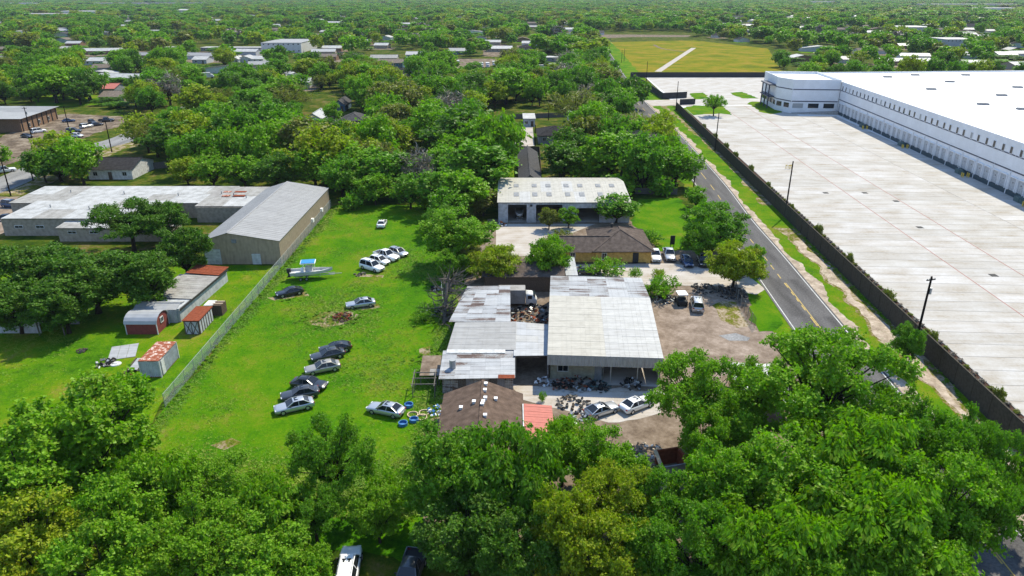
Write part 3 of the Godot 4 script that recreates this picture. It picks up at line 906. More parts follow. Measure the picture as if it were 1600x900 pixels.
func court() -> void:
	var base := sheet("truck_court", [Vector2(wx(-20) + 4.6, -20), Vector2(wx(-455) + 1, -455), Vector2(205, -455), Vector2(205, -400), Vector2(145, -330), Vector2(122, -20)], .05, M["joint"])
	var cols := [4.6, 22.1, 32.75, 49.0, 64.0]
	var mesh := []
	for k in 4:
		var s := st()
		var w: float = cols[k + 1] - cols[k] - .10
		bx(s, Vector3(cols[k] + .05 + w / 2, .03, 0), Vector3(w, .06, 3.92))
		s.generate_normals()
		mesh.append(s.commit())
	var yb := Basis(Vector3.UP, -.0595)
	for j in 75:
		var z := -36.0 - j * 4.0
		for k in 4:
			if k == 3 and z < -305: continue
			if z < -318 and k < 1: continue
			share(mesh[k], "slab", M["slab%d" % (rng.randi() % 5)], base, Vector3(wx(z), .045, z), yb)
	var far_slab := sheet("far_paving", [Vector2(wx(-334) + 4, -334.5), Vector2(wx(-453) + 1.5, -453), Vector2(203, -453), Vector2(150, -334.5)], .08, M["slab1"], base)
	far_slab.name = "far_paving"
	for v in [22.1, 32.75]:
		var s := st()
		quad(s, Vector3(wx(-34) + v - .09, .112, -34), Vector3(wx(-332) + v - .09, .112, -332), Vector3(wx(-332) + v + .09, .112, -332), Vector3(wx(-34) + v + .09, .112, -34))
		obj(s, "painted_line", M["red_line"], base)
	# planter strip between wall and court
	var s2 := st()
	quad(s2, Vector3(wx(-20) + .1, .10, -20), Vector3(wx(-322) + .1, .10, -322), Vector3(wx(-322) + 3.5, .10, -322), Vector3(wx(-20) + 3.5, .10, -20))
	obj(s2, "planting_strip", M["verge"]).set_meta("kind", "structure")
	s2 = st()
	quad(s2, Vector3(wx(-20) + 3.5, .11, -20), Vector3(wx(-322) + 3.5, .11, -322), Vector3(wx(-322) + 4.45, .11, -322), Vector3(wx(-20) + 4.45, .11, -20))
	obj(s2, "mulch_strip", M["mulch"]).set_meta("kind", "structure")
	s2 = st()
	for q in [4.45]:
		hexa(s2, [Vector3(wx(-20) + q, 0, -20), Vector3(wx(-20) + q + .2, 0, -20), Vector3(wx(-322) + q + .2, 0, -322), Vector3(wx(-322) + q, 0, -322), Vector3(wx(-20) + q, .22, -20), Vector3(wx(-20) + q + .2, .22, -20), Vector3(wx(-322) + q + .2, .22, -322), Vector3(wx(-322) + q, .22, -322)])
	obj(s2, "kerb", M["kerb"]).set_meta("kind", "structure")
	sheet("lawn", [Vector2(74.28, -323.25), Vector2(83.73, -332.94), Vector2(96.4, -330.96), Vector2(92.89, -305.37), Vector2(89.77, -308.79), Vector2(75.83, -305.37)], .125, M["yard_lawn"])
	sheet("lawn", [Vector2(91.49, -375.39), Vector2(99.36, -377.9), Vector2(96.48, -356.33), Vector2(88.21, -351.85)], .125, M["yard_lawn"])
	sheet("lawn", [Vector2(112.61, -377.9), Vector2(120, -380.45), Vector2(120.48, -360.92), Vector2(120.29, -356.33), Vector2(112.77, -356.33), Vector2(111.7, -365.62)], .125, M["yard_lawn"])
	sheet("lawn", [Vector2(109.97, -339.03), Vector2(114.03, -345.33), Vector2(119.72, -343.2), Vector2(119.02, -327.06), Vector2(116.72, -312.29), Vector2(110.26, -307.07), Vector2(107.87, -312.29)], .125, M["yard_lawn"])
	sheet("driveway", [Vector2(62.77, -349.65), Vector2(77.38, -351.85), Vector2(86.16, -343.2), Vector2(83.26, -330.96), Vector2(72.86, -332.94), Vector2(64.27, -330.96)], .10, M["drive"])

func warehouse() -> void:
	# local x runs along the dock wall away from the near end, which lies at negative x, local z into the building
	var A := Vector3(139, 0, -309)
	var B := Vector3(117.6, 0, -65)
	var dir := (B - A).normalized()
	var o := thing("distribution_warehouse", "long white flat-roofed warehouse with dock doors and a corner office", "warehouse", A, 0)
	o.basis = Basis(-dir, Vector3.UP, Vector3.UP.cross(dir))
	var n := 30
	var mod := A.distance_to(B) / n
	var H := 13.3
	var ps := st(); bx(ps, Vector3(mod / 2, H / 2, .2), Vector3(mod - .03, H, .4)); ps.generate_normals()
	var panel := ps.commit()
	var ds := st(); bx(ds, Vector3.ZERO, Vector3(2.75, 3.1, .1)); for k in 4: bx(ds, Vector3(0, -1.2 + k * .8, -.06), Vector3(2.6, .05, .04))
	ds.generate_normals()
	var door := ds.commit()
	var fs := st()
	for k in [-1, 1]: bx(fs, Vector3(k * 1.5, 0, 0), Vector3(.22, 3.5, .5))
	bx(fs, Vector3(0, 1.68, 0), Vector3(2.78, .22, .5)); fs.generate_normals()
	var shelter := fs.commit()
	var bs := st(); bx(bs, Vector3.ZERO, Vector3(mod * .9, 1.25, .35)); bs.generate_normals()
	var bumper := bs.commit()
	var ls := st(); bx(ls, Vector3.ZERO, Vector3(mod - .25, .32, .06)); ls.generate_normals()
	var band := ls.commit()
	var ws := st(); bx(ws, Vector3.ZERO, Vector3(1.15, 1.75, .08)); ws.generate_normals()
	var wnd := ws.commit()
	var wf := st()
	for k in [-1, 1]: bx(wf, Vector3(k * .62, 0, 0), Vector3(.1, 1.95, .16)); bx(wf, Vector3(0, k * .93, 0), Vector3(1.14, .1, .16))
	wf.generate_normals()
	var wfm := wf.commit()
	var dsp := st(); bx(dsp, Vector3(0, 2.8, 0), Vector3(.3, 5.6, .3)); dsp.generate_normals()
	var spout := dsp.commit()
	for i in n:
		var x := -(i + 1) * mod
		share(panel, "wall_panel", M["white_wall"], o, Vector3(x, 0, 0))
		share(band, "stripe", M["navy"], o, Vector3(x + mod / 2, 6.0, -.03))
		share(band, "stripe", M["navy"], o, Vector3(x + mod / 2, 9.75, -.03), Basis.from_scale(Vector3(1, .85, 1)))
		share(bumper, "dock_bumper", M["dock_dark"], o, Vector3(x + mod / 2, .66, -.17))
		share(spout, "downspout", M["white_wall"], o, Vector3(x, 0, -.16))
		for k in 2:
			var dx := x + mod * (.27 + k * .46)
			var d := share(door, "dock_door", M["dock_door"], o, Vector3(dx, 2.9, -.05))
			share(shelter, "surround", M["white_wall"], d, Vector3(0, .1, -.1))
			if (i * 2 + k) % 1 == 0:
				var s := st(); bx(s, Vector3.ZERO, Vector3(.22, .3, .04))
				obj(s, "door_window", M["glass"], d, Vector3(.1, .45, -.08))
			var wdw := share(wnd, "clerestory_window", M["grey_glass"] if (i * 2 + k) % 8 == 3 else M["glass"], o, Vector3(dx, 10.75, -.03))
			share(wfm, "frame", M["white_wall"], wdw)
	# roof, parapets, far and rear walls
	var L := n * mod
	var inv := o.transform.affine_inverse()
	var corner := []
	for q in [Vector3(139, 0, -309), Vector3(142.4, 0, -347), Vector3(372, 0, -366), Vector3(345, 0, -48), Vector3(117.6, 0, -65)]: corner.append(inv * q)
	var rs0 := st()
	for k in 3:
		tri(rs0, corner[0] + Vector3(0, 12.75, .3), corner[k + 1] + Vector3(0, 12.75, 0), corner[k + 2] + Vector3(0, 12.75, 0))
	var roof_n := obj(rs0, "roof", M["membrane"], o)
	for k in 4:
		var a: Vector3 = corner[k]
		var b: Vector3 = corner[k + 1]
		var d := (b - a).normalized()
		var s := st()
		bx(s, Vector3.ZERO, Vector3(a.distance_to(b), H, .4), Basis(d, Vector3.UP, d.cross(Vector3.UP)))
		obj(s, "parapet_wall", M["white_wall"], o, (a + b) / 2 + Vector3(0, H / 2, .25))
	roof_n.set_meta("label", "bright white membrane roof")
	for wp in [Vector3(168.61, 13, -330.5), Vector3(164.47, 13, -287.08), Vector3(185.91, 13, -311.95), Vector3(208.39, 13, -338.53), Vector3(180.72, 13, -269.23), Vector3(202.39, 13, -293.2), Vector3(159.92, 13, -246.46), Vector3(185.17, 13, -338.53), Vector3(166.25, 13, -235.7)]:
		var lp: Vector3 = inv * wp
		var s := st()
		bx(s, Vector3(0, .25, 0), Vector3(1.8, .5, 3.4))
		bx(s, Vector3(0, .56, 0), Vector3(1.5, .1, 3.0))
		obj(s, "roof_hatch", M["grey_wall"], o, Vector3(lp.x, 12.75, lp.z))
	for wp in [Vector3(151.92, 13, -289.09), Vector3(143.81, 13, -215.48)]:
		var lp: Vector3 = inv * wp
		var s := st()
		tube(s, Vector3.ZERO, Vector3(0, 1.3, 0), .1, .1, 6)
		obj(s, "vent_pipe", M["steel"], o, Vector3(lp.x, 12.75, lp.z))
	# office block at the far end, standing forward of the dock wall
	var off := node("office", o)
	var f := -22.6
	var pts := [Vector2(.4, -.3), Vector2(.4, f + 3.0), Vector2(9, f - 1.0), Vector2(34, f - 1.0), Vector2(34, -.3), Vector2(.45, -.3)]
	var OH := 14.0
	for i in pts.size() - 1:
		var a := Vector3(pts[i].x, 0, pts[i].y)
		var b := Vector3(pts[i + 1].x, 0, pts[i + 1].y)
		var d := (b - a).normalized()
		var out := d.cross(Vector3.UP) * -1.0
		var ctr := (a + b) / 2
		if out.dot(ctr - Vector3(15, 0, -8)) < 0: out = -out
		var bsx := Basis(d, Vector3.UP, d.cross(Vector3.UP))
		var s := st()
		bx(s, Vector3(0, OH / 2, 0), Vector3(a.distance_to(b), OH, .3), bsx)
		obj(s, "office_wall", M["white_wall"], off, ctr)
		for y in [5.0, 9.9]:
			s = st()
			bx(s, Vector3(0, y, 0) + out * .18, Vector3(a.distance_to(b) - .2, .4, .06), bsx)
			obj(s, "office_stripe", M["navy"], off, ctr)
		var nw := 3 if i == 0 else (2 if i == 1 else 5)
		for k in nw:
			var c := a.lerp(b, (k + .55) / nw)
			s = st()
			var ww := a.distance_to(b) / nw * .68
			bx(s, Vector3.ZERO, Vector3(ww, 1.9, .1), bsx)
			for g in 3: bx(s, d * (g - 1) * ww / 3.2 + out * .07, Vector3(.08, 1.9, .05), bsx)
			obj(s, "office_window", M["glass"] if not (i == 0 and k == 2) else M["grey_glass"], off, c + Vector3(0, 3.2, 0) + out * .18)
	var rp := st()
	var poly := PackedVector2Array(pts)
	var idx := Geometry2D.triangulate_polygon(poly)
	for i in range(0, idx.size(), 3): tri(rp, Vector3(poly[idx[i]].x, 13.0, poly[idx[i]].y), Vector3(poly[idx[i + 1]].x, 13.0, poly[idx[i + 1]].y), Vector3(poly[idx[i + 2]].x, 13.0, poly[idx[i + 2]].y))
	obj(rp, "office_roof", M["membrane"], off)
	var cs := st()
	for q in [[14, -26], [20, -26], [26, -26]]: tube(cs, Vector3(q[0], 0, q[1]), Vector3(q[0], 10.5, q[1]), .3, .3, 8)
	bx(cs, Vector3(20, 10.3, -25), Vector3(15, .5, 3.4)); bx(cs, Vector3(20, 5.2, -25), Vector3(15, .4, 3.2))
	obj(cs, "entrance_canopy", M["navy"], off)
	# ramp and apron beside the office
	var rs := st()
	hexa(rs, [Vector3(-3, 0, -19), Vector3(.2, 0, -19), Vector3(.2, 0, -.5), Vector3(-3, 0, -.5), Vector3(-3, .3, -19), Vector3(.2, .3, -19), Vector3(.2, 1.2, -.5), Vector3(-3, 1.2, -.5)])
	obj(rs, "ramp", M["kerb"], o)
	for q in [-34.0, -70.0, -110.0, -140.0]:
		var s := st()
		for k in 6: bx(s, Vector3(q - 2.2 + k * .35, .1 + k * .1, -1.4), Vector3(.36, .2 + k * .2, 1.2))
		bx(s, Vector3(q + 1.0, .65, -1.4), Vector3(2.2, 1.3, 1.3))
		bar(s, Vector3(q - 2.2, 1.1, -2.0), Vector3(q, 2.2, -2.0), .07); bar(s, Vector3(q, 2.2, -2.0), Vector3(q + 2, 2.2, -2.0), .07)
		for k in 4: bar(s, Vector3(q - 2 + k * 1.2, 0.2, -2.0), Vector3(q - 2 + k * 1.2, 1.3 + minf(k, 2) * .45, -2.0), .06)
		obj(s, "dock_stair", M["stair_green"], o)
		for k in 4:
			var w := o.transform * Vector3(q - 3.2 - (k % 2) * .9, 0, -1.2 - (k / 2) * 1.5)
			var bo := thing("bollard", "yellow steel bollard by the warehouse dock stair", "bollard", Vector3(w.x, .1, w.z), 0, "yellow bollards by dock stairs")
			var t := st(); tube(t, Vector3.ZERO, Vector3(0, 1.2, 0), .16, .16, 8)
			obj(t, "post", M["yellow"], bo)
			t = st(); tube(t, Vector3(0, 1.2, 0), Vector3(0, 1.28, 0), .16, .05, 8)
			obj(t, "cap", M["yellow"], bo)
	# yellow striped barrier lying by the utility pole
	for q in [[-8.0, 0.0], [-6.0, 0.3], [-4.2, 0.0]]:
		var bo := thing("barricade", "yellow barricade standing on the concrete court", "barricade", Vector3(83.46, 0, -206.35) + Vector3(q[0] * .35, .1, q[1]), .3, "yellow barricades on the court")
		for k in [-1, 1]: box_part("leg", M["yellow"], bo, Vector3(k * .22, .6, 0), Vector3(.08, 1.2, .08))
		box_part("board", M["yellow"], bo, Vector3(0, 1.0, .07), Vector3(.5, .25, .05))
	for q in [Vector3(81.14, 0, -178.95), Vector3(91.25, 0, -178.95), Vector3(90.01, 0, -149.76), Vector3(95.41, 0, -171.04), Vector3(88.27, 0, -121.02)]:
		var s := st(); bx(s, Vector3.ZERO, Vector3(1.3, .02, 1.3))
		for k in 3: bx(s, Vector3(0, .015, -.4 + k * .4), Vector3(1.1, .02, .2))
		tag(obj(s, "drain_grate", M["dark"], self, Vector3(q.x, .13, q.z)), "dark square drain grate set in the pale concrete court", "drain", "drain grates in the court")

func sheds() -> void:
	# ---- big cream shed
	var o := thing("workshop_shed", "large open-fronted workshop shed with cream and white metal roof", "shed", Vector3(13.0, 0, -95.5), -.065)
	var hw := 7.5
	var e := 4.4
	var rz := -2.4
	var ry := 5.8
	var rn := node("roof", o)
	roof_plane(rn, Vector3(-hw, e, 14), Vector3(.1, e, 14), Vector3(.1, ry, rz), Vector3(-hw, ry, rz), 3, 9, ["cream_roof", "cream_roof", "cream_b"])
	roof_plane(rn, Vector3(.1, e, 14), Vector3(hw, e, 14), Vector3(hw, e + (ry - e) * .42, 7.0), Vector3(.1, e + (ry - e) * .42, 7.0), 3, 4, ["pale_b", "pale_b", "pale_roof"])
	roof_plane(rn, Vector3(.1, e + (ry - e) * .42, 7.0), Vector3(hw, e + (ry - e) * .42, 7.0), Vector3(hw, ry, rz), Vector3(.1, ry, rz), 3, 5, ["pale_roof"])
	roof_plane(rn, Vector3(hw, e, -14), Vector3(-hw, e, -14), Vector3(-hw, ry - .06, rz), Vector3(hw, ry - .06, rz), 5, 8, ["galv", "galv_b", "galv", "galv_c"])
	ribbed("fascia", o, Vector3(-hw, 2.95, 14.05), Vector3(hw, 2.95, 14.05), 1.42, .34, M["fascia"])
	ribbed("side_wall", o, Vector3(hw - .1, 0, 13.2), Vector3(hw - .1, 0, -13.7), 4.2, .5, M["metal_wall"])
	ribbed("side_wall", o, Vector3(-hw + .1, 0, -13.7), Vector3(-hw + .1, 0, 13.2), 4.2, .5, M["metal_wall"])
	ribbed("rear_wall", o, Vector3(hw - .2, 0, -13.7), Vector3(-hw + .2, 0, -13.7), 4.3, .5, M["metal_wall"])
	var bw := node("front_wall", o)
	for j in 5:
		for i in 7:
			if j in [1, 2] and i == 6: continue
			var s := st()
			bx(s, Vector3.ZERO, Vector3(.98, .6, .2 + rng.randf() * .02))
			obj(s, "wall_board", M["block_wall"], bw, Vector3(-hw + .9 + i * 1.0, .32 + j * .62, 12.4))
	box_part("door", M["grey_wall"], o, Vector3(-.7, 1.15, 12.52), Vector3(.95, 2.2, .1))
	win(o, Vector3(-5.4, 1.7, 12.52), 1.4, .9, Vector3(0, 0, 1))
	box_part("partition", M["metal_wall"], o, Vector3(0, 1.9, 5.0), Vector3(.15, 3.8, 14))
	box_part("inner_wall", M["interior"], o, Vector3(3.7, 2.0, -1.0), Vector3(7.2, 4.0, .2))
	for x in [.9, 4.4, 7.2]: box_part("post", M["steel"], o, Vector3(x, 1.55, 13.2), Vector3(.14, 3.1, .14))
	sheet("workshop_floor", [Vector2(-7.4, -13.6), Vector2(7.4, -13.6), Vector2(7.4, 13.8), Vector2(-7.4, 13.8)], .06, M["drive"], o)
	for q in [[1.8, 8.0, "orange"], [5.3, 7.0, "orange"]]:
		var c := thing("steel_cabinet", "orange steel cabinet inside the open workshop bay", "cabinet", o.transform * Vector3(q[0], .07, q[1]), -.065, "orange cabinets in the workshop bay")
		box_part("body", M[q[2]], c, Vector3(0, .95, 0), Vector3(1.3, 1.9, .7))
		for k in [-1, 1]: box_part("door", M[q[2]], c, Vector3(k * .32, .95, .37), Vector3(.6, 1.75, .05))
	# ---- row of older tin sheds
	o = thing("tin_shed", "low tin shed with streaked silver roof and grey sheet walls", "shed", Vector3(-4.4, 0, -82.2))
	rn = node("roof", o)
	roof_plane(rn, Vector3(-4.9, 2.75, 3.6), Vector3(4.8, 2.75, 3.3), Vector3(4.8, 3.35, -3.2), Vector3(-4.9, 3.35, -3.0), 5, 7, ["galv", "galv_c", "galv", "galv_b", "galv_c"])
	box_part("rust_sheet", M["rust_sheet"], rn, Vector3(3.7, 2.86, 3.15), Vector3(2.1, .05, .8)).rotation.x = .09
	var wn := node("front_wall", o)
	for i in 9:
		ribbed("wall_sheet", wn, Vector3(-4.5 + i * 1.0, 0, 2.7 + (i % 2) * .04), Vector3(-3.53 + i * 1.0, 0, 2.7 + (i % 2) * .04), 2.7, .2, M[["metal_wall", "grey_wall", "grey_wood", "metal_wall"][(i * 7) % 4]])
	box_part("side_wall", M["metal_wall"], o, Vector3(-4.5, 1.35, -.2), Vector3(.12, 2.7, 5.8))
	box_part("side_wall", M["metal_wall"], o, Vector3(4.5, 1.35, -.2), Vector3(.12, 2.7, 5.8))
	var dr := thing("roof_drum", "grey metal drum standing on the silver tin roof", "drum", Vector3(-7.7, 3.0, -81.1))
	var s0 := st(); tube(s0, Vector3.ZERO, Vector3(0, 1.15, 0), .42, .42, 12)
	obj(s0, "body", M["steel"], dr)
	s0 = st(); tube(s0, Vector3(0, 1.15, 0), Vector3(0, 1.2, 0), .45, .45, 12); tube(s0, Vector3(0, .55, 0), Vector3(0, .6, 0), .44, .44, 12)
	obj(s0, "rim", M["steel"], dr)
	o = thing("tin_shed", "grey-brown flat tin roofed shed joined behind the silver one", "shed", Vector3(-4.1, 0, -89.2))
	rn = node("roof", o)
	roof_plane(rn, Vector3(-4.7, 3.45, 4.0), Vector3(4.6, 3.45, 4.0), Vector3(4.7, 3.95, -3.9), Vector3(-4.1, 3.95, -3.6), 4, 5, ["tin_roof", "tin_b", "tin_roof"])
	roof_plane(rn, Vector3(-4.7, 3.36, 4.7), Vector3(3.2, 3.36, 4.7), Vector3(3.2, 3.5, 3.95), Vector3(-4.7, 3.5, 3.95), 4, 1, ["white_paint"])
	box_part("wall", M["metal_wall"], o, Vector3(0, 1.65, 0), Vector3(8.6, 3.3, 7.4))
	o = thing("tin_shed", "patched rusty tin roofed shed under the fallen dead tree", "shed", Vector3(-4.2, 0, -99.8))
	rn = node("roof", o)
	roof_plane(rn, Vector3(-5.0, 3.8, 6.5), Vector3(4.0, 3.8, 6.4), Vector3(3.9, 4.15, -6.4), Vector3(-3.0, 4.15, -6.2), 4, 9, ["galv", "galv_b", "galv_c", "galv"])
	box_part("wall", M["metal_wall"], o, Vector3(.4, 1.8, 0), Vector3(6.4, 3.6, 12))
	o = thing("link_canopy", "pale patched metal canopy spanning between the two sheds", "canopy", Vector3(2.8, 0, -88.5))
	rn = node("roof", o)
	roof_plane(rn, Vector3(-2.6, 3.4, 4.9), Vector3(2.3, 3.3, 4.6), Vector3(2.6, 3.75, -4.0), Vector3(-2.3, 3.75, -5.0), 3, 5, ["galv_c", "pale_b", "galv_c"])
	box_part("beam", M["wood"], o, Vector3(-.6, 3.1, 4.5), Vector3(3.2, .4, .15))
	for q in [[-2.3, 4.4], [2.0, 4.2], [-2.1, -4.4], [2.3, -3.6]]: box_part("post", M["steel"], o, Vector3(q[0], 1.6, q[1]), Vector3(.12, 3.2, .12))
	# ---- brown shingled house and its red porch
	o = thing("brown_house", "brown shingle roofed house with white roof vents beside tin shed", "house", Vector3(-3.5, 0, -66.8))
	gable(o, 9.0, 16.4, 2.7, 4.5, "z", "beige_wall", ["brown_shingle"], 4, 3, .35)
	for q in [[.35, 7.6], [.3, 6.1], [.4, 4.4], [-.9, 3.9], [.1, 2.9], [-2.4, 3.6], [.5, .8], [.2, 3.5], [1.6, 5.0]]:
		var s := st(); bx(s, Vector3.ZERO, Vector3(.34, .3, .4)); bx(s, Vector3(0, .17, 0), Vector3(.42, .05, .48))
		obj(s, "roof_vent", M["white_plastic"], o, Vector3(q[0], 4.62 - absf(q[0]) * .4, -q[1]))
	o = thing("red_porch", "salmon red corrugated porch roof beside brown shingled house", "porch", Vector3(3.05, 0, -69.0))
	rn = node("roof", o)
	roof_plane(rn, Vector3(1.7, 2.45, 3.8), Vector3(1.7, 2.45, -3.8), Vector3(-1.65, 2.75, -3.8), Vector3(-1.65, 2.75, 3.8), 7, 1, ["red_roof"])
	box_part("trim", M["white_paint"], o, Vector3(-1.75, 2.7, -1.0), Vector3(.12, .3, 5.2))
	for q in [[1.4, 3.4], [1.4, -3.4]]: box_part("post", M["white_paint"], o, Vector3(q[0], 1.2, q[1]), Vector3(.12, 2.4, .12))
	# ---- dark shed behind
	o = thing("timber_shed", "dark timber shed with brown shingle roof behind willow tree", "shed", Vector3(2.0, 0, -117.5))
	gable(o, 13.5, 8.0, 3.0, 4.0, "x", "wood", ["yellow_house_shingle"], 4, 2, .4)
	for i in 12: box_part("board", M["wood"], o, Vector3(-6.2 + i * 1.12, 1.5, 4.06), Vector3(1.05, 2.9, .08))
	o = thing("lean_to", "narrow pale metal lean-to roof beside dark timber shed", "shed", Vector3(10.3, 0, -118.3))
	rn = node("roof", o)
	roof_plane(rn, Vector3(-1.0, 2.9, 4.4), Vector3(1.1, 2.9, 4.4), Vector3(1.1, 3.2, -4.0), Vector3(-1.0, 3.2, -4.0), 2, 4, ["galv_c"])
	box_part("wall", M["grey_wall"], o, Vector3(0, 1.4, 0), Vector3(1.8, 2.8, 8))
	# ---- three bay garage
	o = thing("garage_building", "long white metal garage with three open bays and rooflights", "garage", Vector3(11.7, 0, -164.6), 0)
	var gw := 29.4
	rn = node("roof", o)
	roof_plane(rn, Vector3(-gw / 2 - .3, 4.75, 11.2), Vector3(gw / 2 + .3, 4.75, 11.2), Vector3(gw / 2 + .3, 6.2, -2.2), Vector3(-gw / 2 - .3, 6.2, -2.2), 12, 2, ["cream_roof", "pale_roof", "cream_roof"])
	roof_plane(rn, Vector3(gw / 2 + .3, 4.9, -11), Vector3(-gw / 2 - .3, 4.9, -11), Vector3(-gw / 2 - .3, 6.2, -2.2), Vector3(gw / 2 + .3, 6.2, -2.2), 12, 1, ["cream_b"])
	var sl := atan2(1.45, 13.4)
	for i in 7:
		for j in 2:
			var t := .36 if j == 0 else .78
			var lp := Vector3(-gw / 2 + 4.0 + i * 3.75 + (i % 2) * .5, lerpf(4.75, 6.2, t) + .08, lerpf(11.2, -2.2, t))
			box_part("rooflight", M["grey_wall"], rn, lp, Vector3(1.15, .06, 2.3 - j * .3)).rotation.x = sl
	for q in [[-gw / 2, -12.6, 0, 4.7], [-8.4, -6.3, 0, 4.7], [-.4, 2.8, 0, 4.7], [8.0, gw / 2, 0, 4.7], [-12.6, -8.4, 4.2, 4.7], [-6.3, -.4, 4.2, 4.7], [2.8, 8.0, 3.4, 4.7]]:
		box_part("front_wall", M["pale_wall"], o, Vector3((q[0] + q[1]) / 2, (q[2] + q[3]) / 2, 10.9), Vector3(q[1] - q[0], q[3] - q[2], .2))
	box_part("fascia_trim", M["grey_wall"], o, Vector3(0, 4.62, 11.06), Vector3(gw, .22, .1))
	box_part("lamp", M["dark"], o, Vector3(-7.4, 4.0, 11.1), Vector3(.5, .4, .3))
	for x in [-gw / 2, gw / 2]: box_part("side_wall", M["pale_wall"], o, Vector3(x, 2.35, 0), Vector3(.2, 4.7, 21.6))
	box_part("rear_wall", M["interior"], o, Vector3(0, 2.4, -1), Vector3(gw - .4, 4.8, .2))
	for x in [-7.3, 1.2]: box_part("partition", M["interior"], o, Vector3(x, 2.3, 5), Vector3(.2, 4.6, 11.6))
	sheet("garage_floor", [Vector2(-14.4, -10), Vector2(14.4, -10), Vector2(14.4, 10.9), Vector2(-14.4, 10.9)], .05, M["drive"], o)
	var bt := thing("stored_boat", "white boat nosing out of the open garage bay", "boat", o.position + Vector3(-10.0, .1, 8.2), PI)
	boat_hull(bt, 5.4, 2.0, .7)
	# ---- tan metal warehouse and chain of sheds on the other lot
	o = thing("metal_building", "tan metal building with grey gabled roof along the fence", "building", Vector3(-51.3, 0, -146.6))
	gable(o, 14.5, 39.0, 4.75, 6.3, "z", "tan_wall", ["tin_roof", "tin_b", "tin_roof"], 10, 2, .2, Vector3.ZERO, -2.3)
	for q in [[-5.6, 3.0, 2.0], [2.6, 2.1, 1.1]]:
		var d := box_part("roller_door", M["pale_wall"], o, Vector3(q[0], q[1] / 2 + (.0 if q[2] > 1.5 else 0.0), 19.55), Vector3(q[2] * 1.5, q[1], .12))
		for k in 5: box_part("door_slat", M["white_paint"], d, Vector3(0, -q[1] / 2 + (k + .5) * q[1] / 5, .07), Vector3(q[2] * 1.45, q[1] / 5 - .06, .03))
	box_part("vent", M["grey_wall"], o, Vector3(-1.2, 4.6, 19.55), Vector3(.9, .7, .15))
	for z in [3.0, -5.0]: box_part("wall_unit", M["white_plastic"], o, Vector3(7.5, 1.8, z - 6), Vector3(.5, .8, .9))
	ribbed("side_cladding", o, Vector3(7.27, 0.05, 19.4), Vector3(7.27, .05, -19.4), 4.6, .6, M["tan_wall"])
	var spec := [
		["flat_building", "long low building with wide white flat roof behind oaks", -91, -164, 48, 14, 3.6],
		["flat_building", "beige low building wing with white roof and two slot windows", -92, -150.3, 33, 12.6, 3.9],
		["flat_building", "small grey wing with white flat roof tucked beneath oaks", -82.5, -143.0, 24, 5.6, 3.0],
		["flat_building", "flat grey roofed annexe beside the tan metal building", -65, -162, 12.5, 17, 3.7],
	]
	for q in spec:
		o = thing(q[0], q[1], "building", Vector3(q[2], 0, q[3]))
		box_part("wall", M["beige_wall"], o, Vector3(0, q[6] / 2 - .1, 0), Vector3(q[4] - .5, q[6] - .2, q[5] - .5))
		rn = node("roof", o)
		roof_plane(rn, Vector3(-q[4] / 2, q[6], q[5] / 2), Vector3(q[4] / 2, q[6], q[5] / 2), Vector3(q[4] / 2, q[6] + .35, -q[5] / 2), Vector3(-q[4] / 2, q[6] + .35, -q[5] / 2), maxi(2, int(q[4] / 6)), 2, ["bright_roof", "old_roof", "bright_roof"] if q[4] > 13 else ["old_roof", "bright_roof", "old_roof", "old_roof_b"])
		for k in 2:
			if q[4] > 20: win(o, Vector3(-q[4] / 2 + 3.2 + k * 4.5, 2.0, q[5] / 2 - .24), 1.7, .55, Vector3(0, 0, 1))
		for k in 3:
			var s := st(); tube(s, Vector3.ZERO, Vector3(0, .7, 0), .12, .12, 6)
			obj(s, "roof_pipe", M["steel"], o, Vector3(-q[4] * .3 + k * q[4] * .28, q[6] + .2, q[5] * .1 * (k - 1)))
	o = thing("rust_sheeting", "loose rusty roof sheets lying on the flat annexe roof", "sheets", Vector3(-66, 3.95, -163.5))
	for k in 4: box_part("sheet", M["rust_sheet"] if k % 2 else M["rust_roof"], o, Vector3(-2.0 + (k % 2) * 2.6 + k * .5, .04 + k * .012, (k / 2) * 3.6 - 2.0), Vector3(1.8 + (k % 2), .04, 1.3))
	o = thing("storage_shed", "long low shed with stained flat roof and pale side wall", "shed", Vector3(-54.8, 0, -110.0), -.06)
	box_part("wall", M["pale_wall"], o, Vector3(0, 1.15, 0), Vector3(6.4, 2.3, 17.2))
	rn = node("roof", o)
	roof_plane(rn, Vector3(3.5, 2.4, 5.0), Vector3(3.5, 2.4, -5.0), Vector3(-3.4, 2.65, -5.0), Vector3(-3.4, 2.65, 5.0), 6, 2, ["old_roof", "old_roof_b"])
	roof_plane(rn, Vector3(3.5, 2.55, -5.05), Vector3(3.5, 2.55, -9.2), Vector3(-2.4, 2.9, -9.2), Vector3(-2.4, 2.9, -5.05), 3, 2, ["rust_sheet"])
	box_part("dark_trim", M["dark"], o, Vector3(3.42, 2.15, 0), Vector3(.1, .35, 17.4))
	o = thing("storage_shed", "pale grey metal storage shed with low roof behind red barn", "shed", Vector3(-55.8, 0, -102.6))
	gable(o, 6.6, 3.2, 2.3, 2.8, "x", "pale_wall", ["galv_c", "pale_b"], 4, 1, .1)
	for i in 6: ribbed("cladding", o, Vector3(-3.25 + i * 1.08, .02, 1.62), Vector3(-2.2 + i * 1.08, .02, 1.62), 2.2, .27, M["pale_wall"])
	# red barn-roofed shed
	o = thing("barn_shed", "small red garden barn shed with rounded white metal roof", "shed", Vector3(-56.1, 0, -98.7))
	box_part("wall", M["red_wall"], o, Vector3(0, .9, 0), Vector3(4.7, 1.8, 3.7))
	var arc := []
	for k in 9:
		var t := PI * k / 8.0
		arc.append(Vector2(cos(t) * 2.0, 1.75 + sin(t) * 1.25))
	rn = node("roof", o)
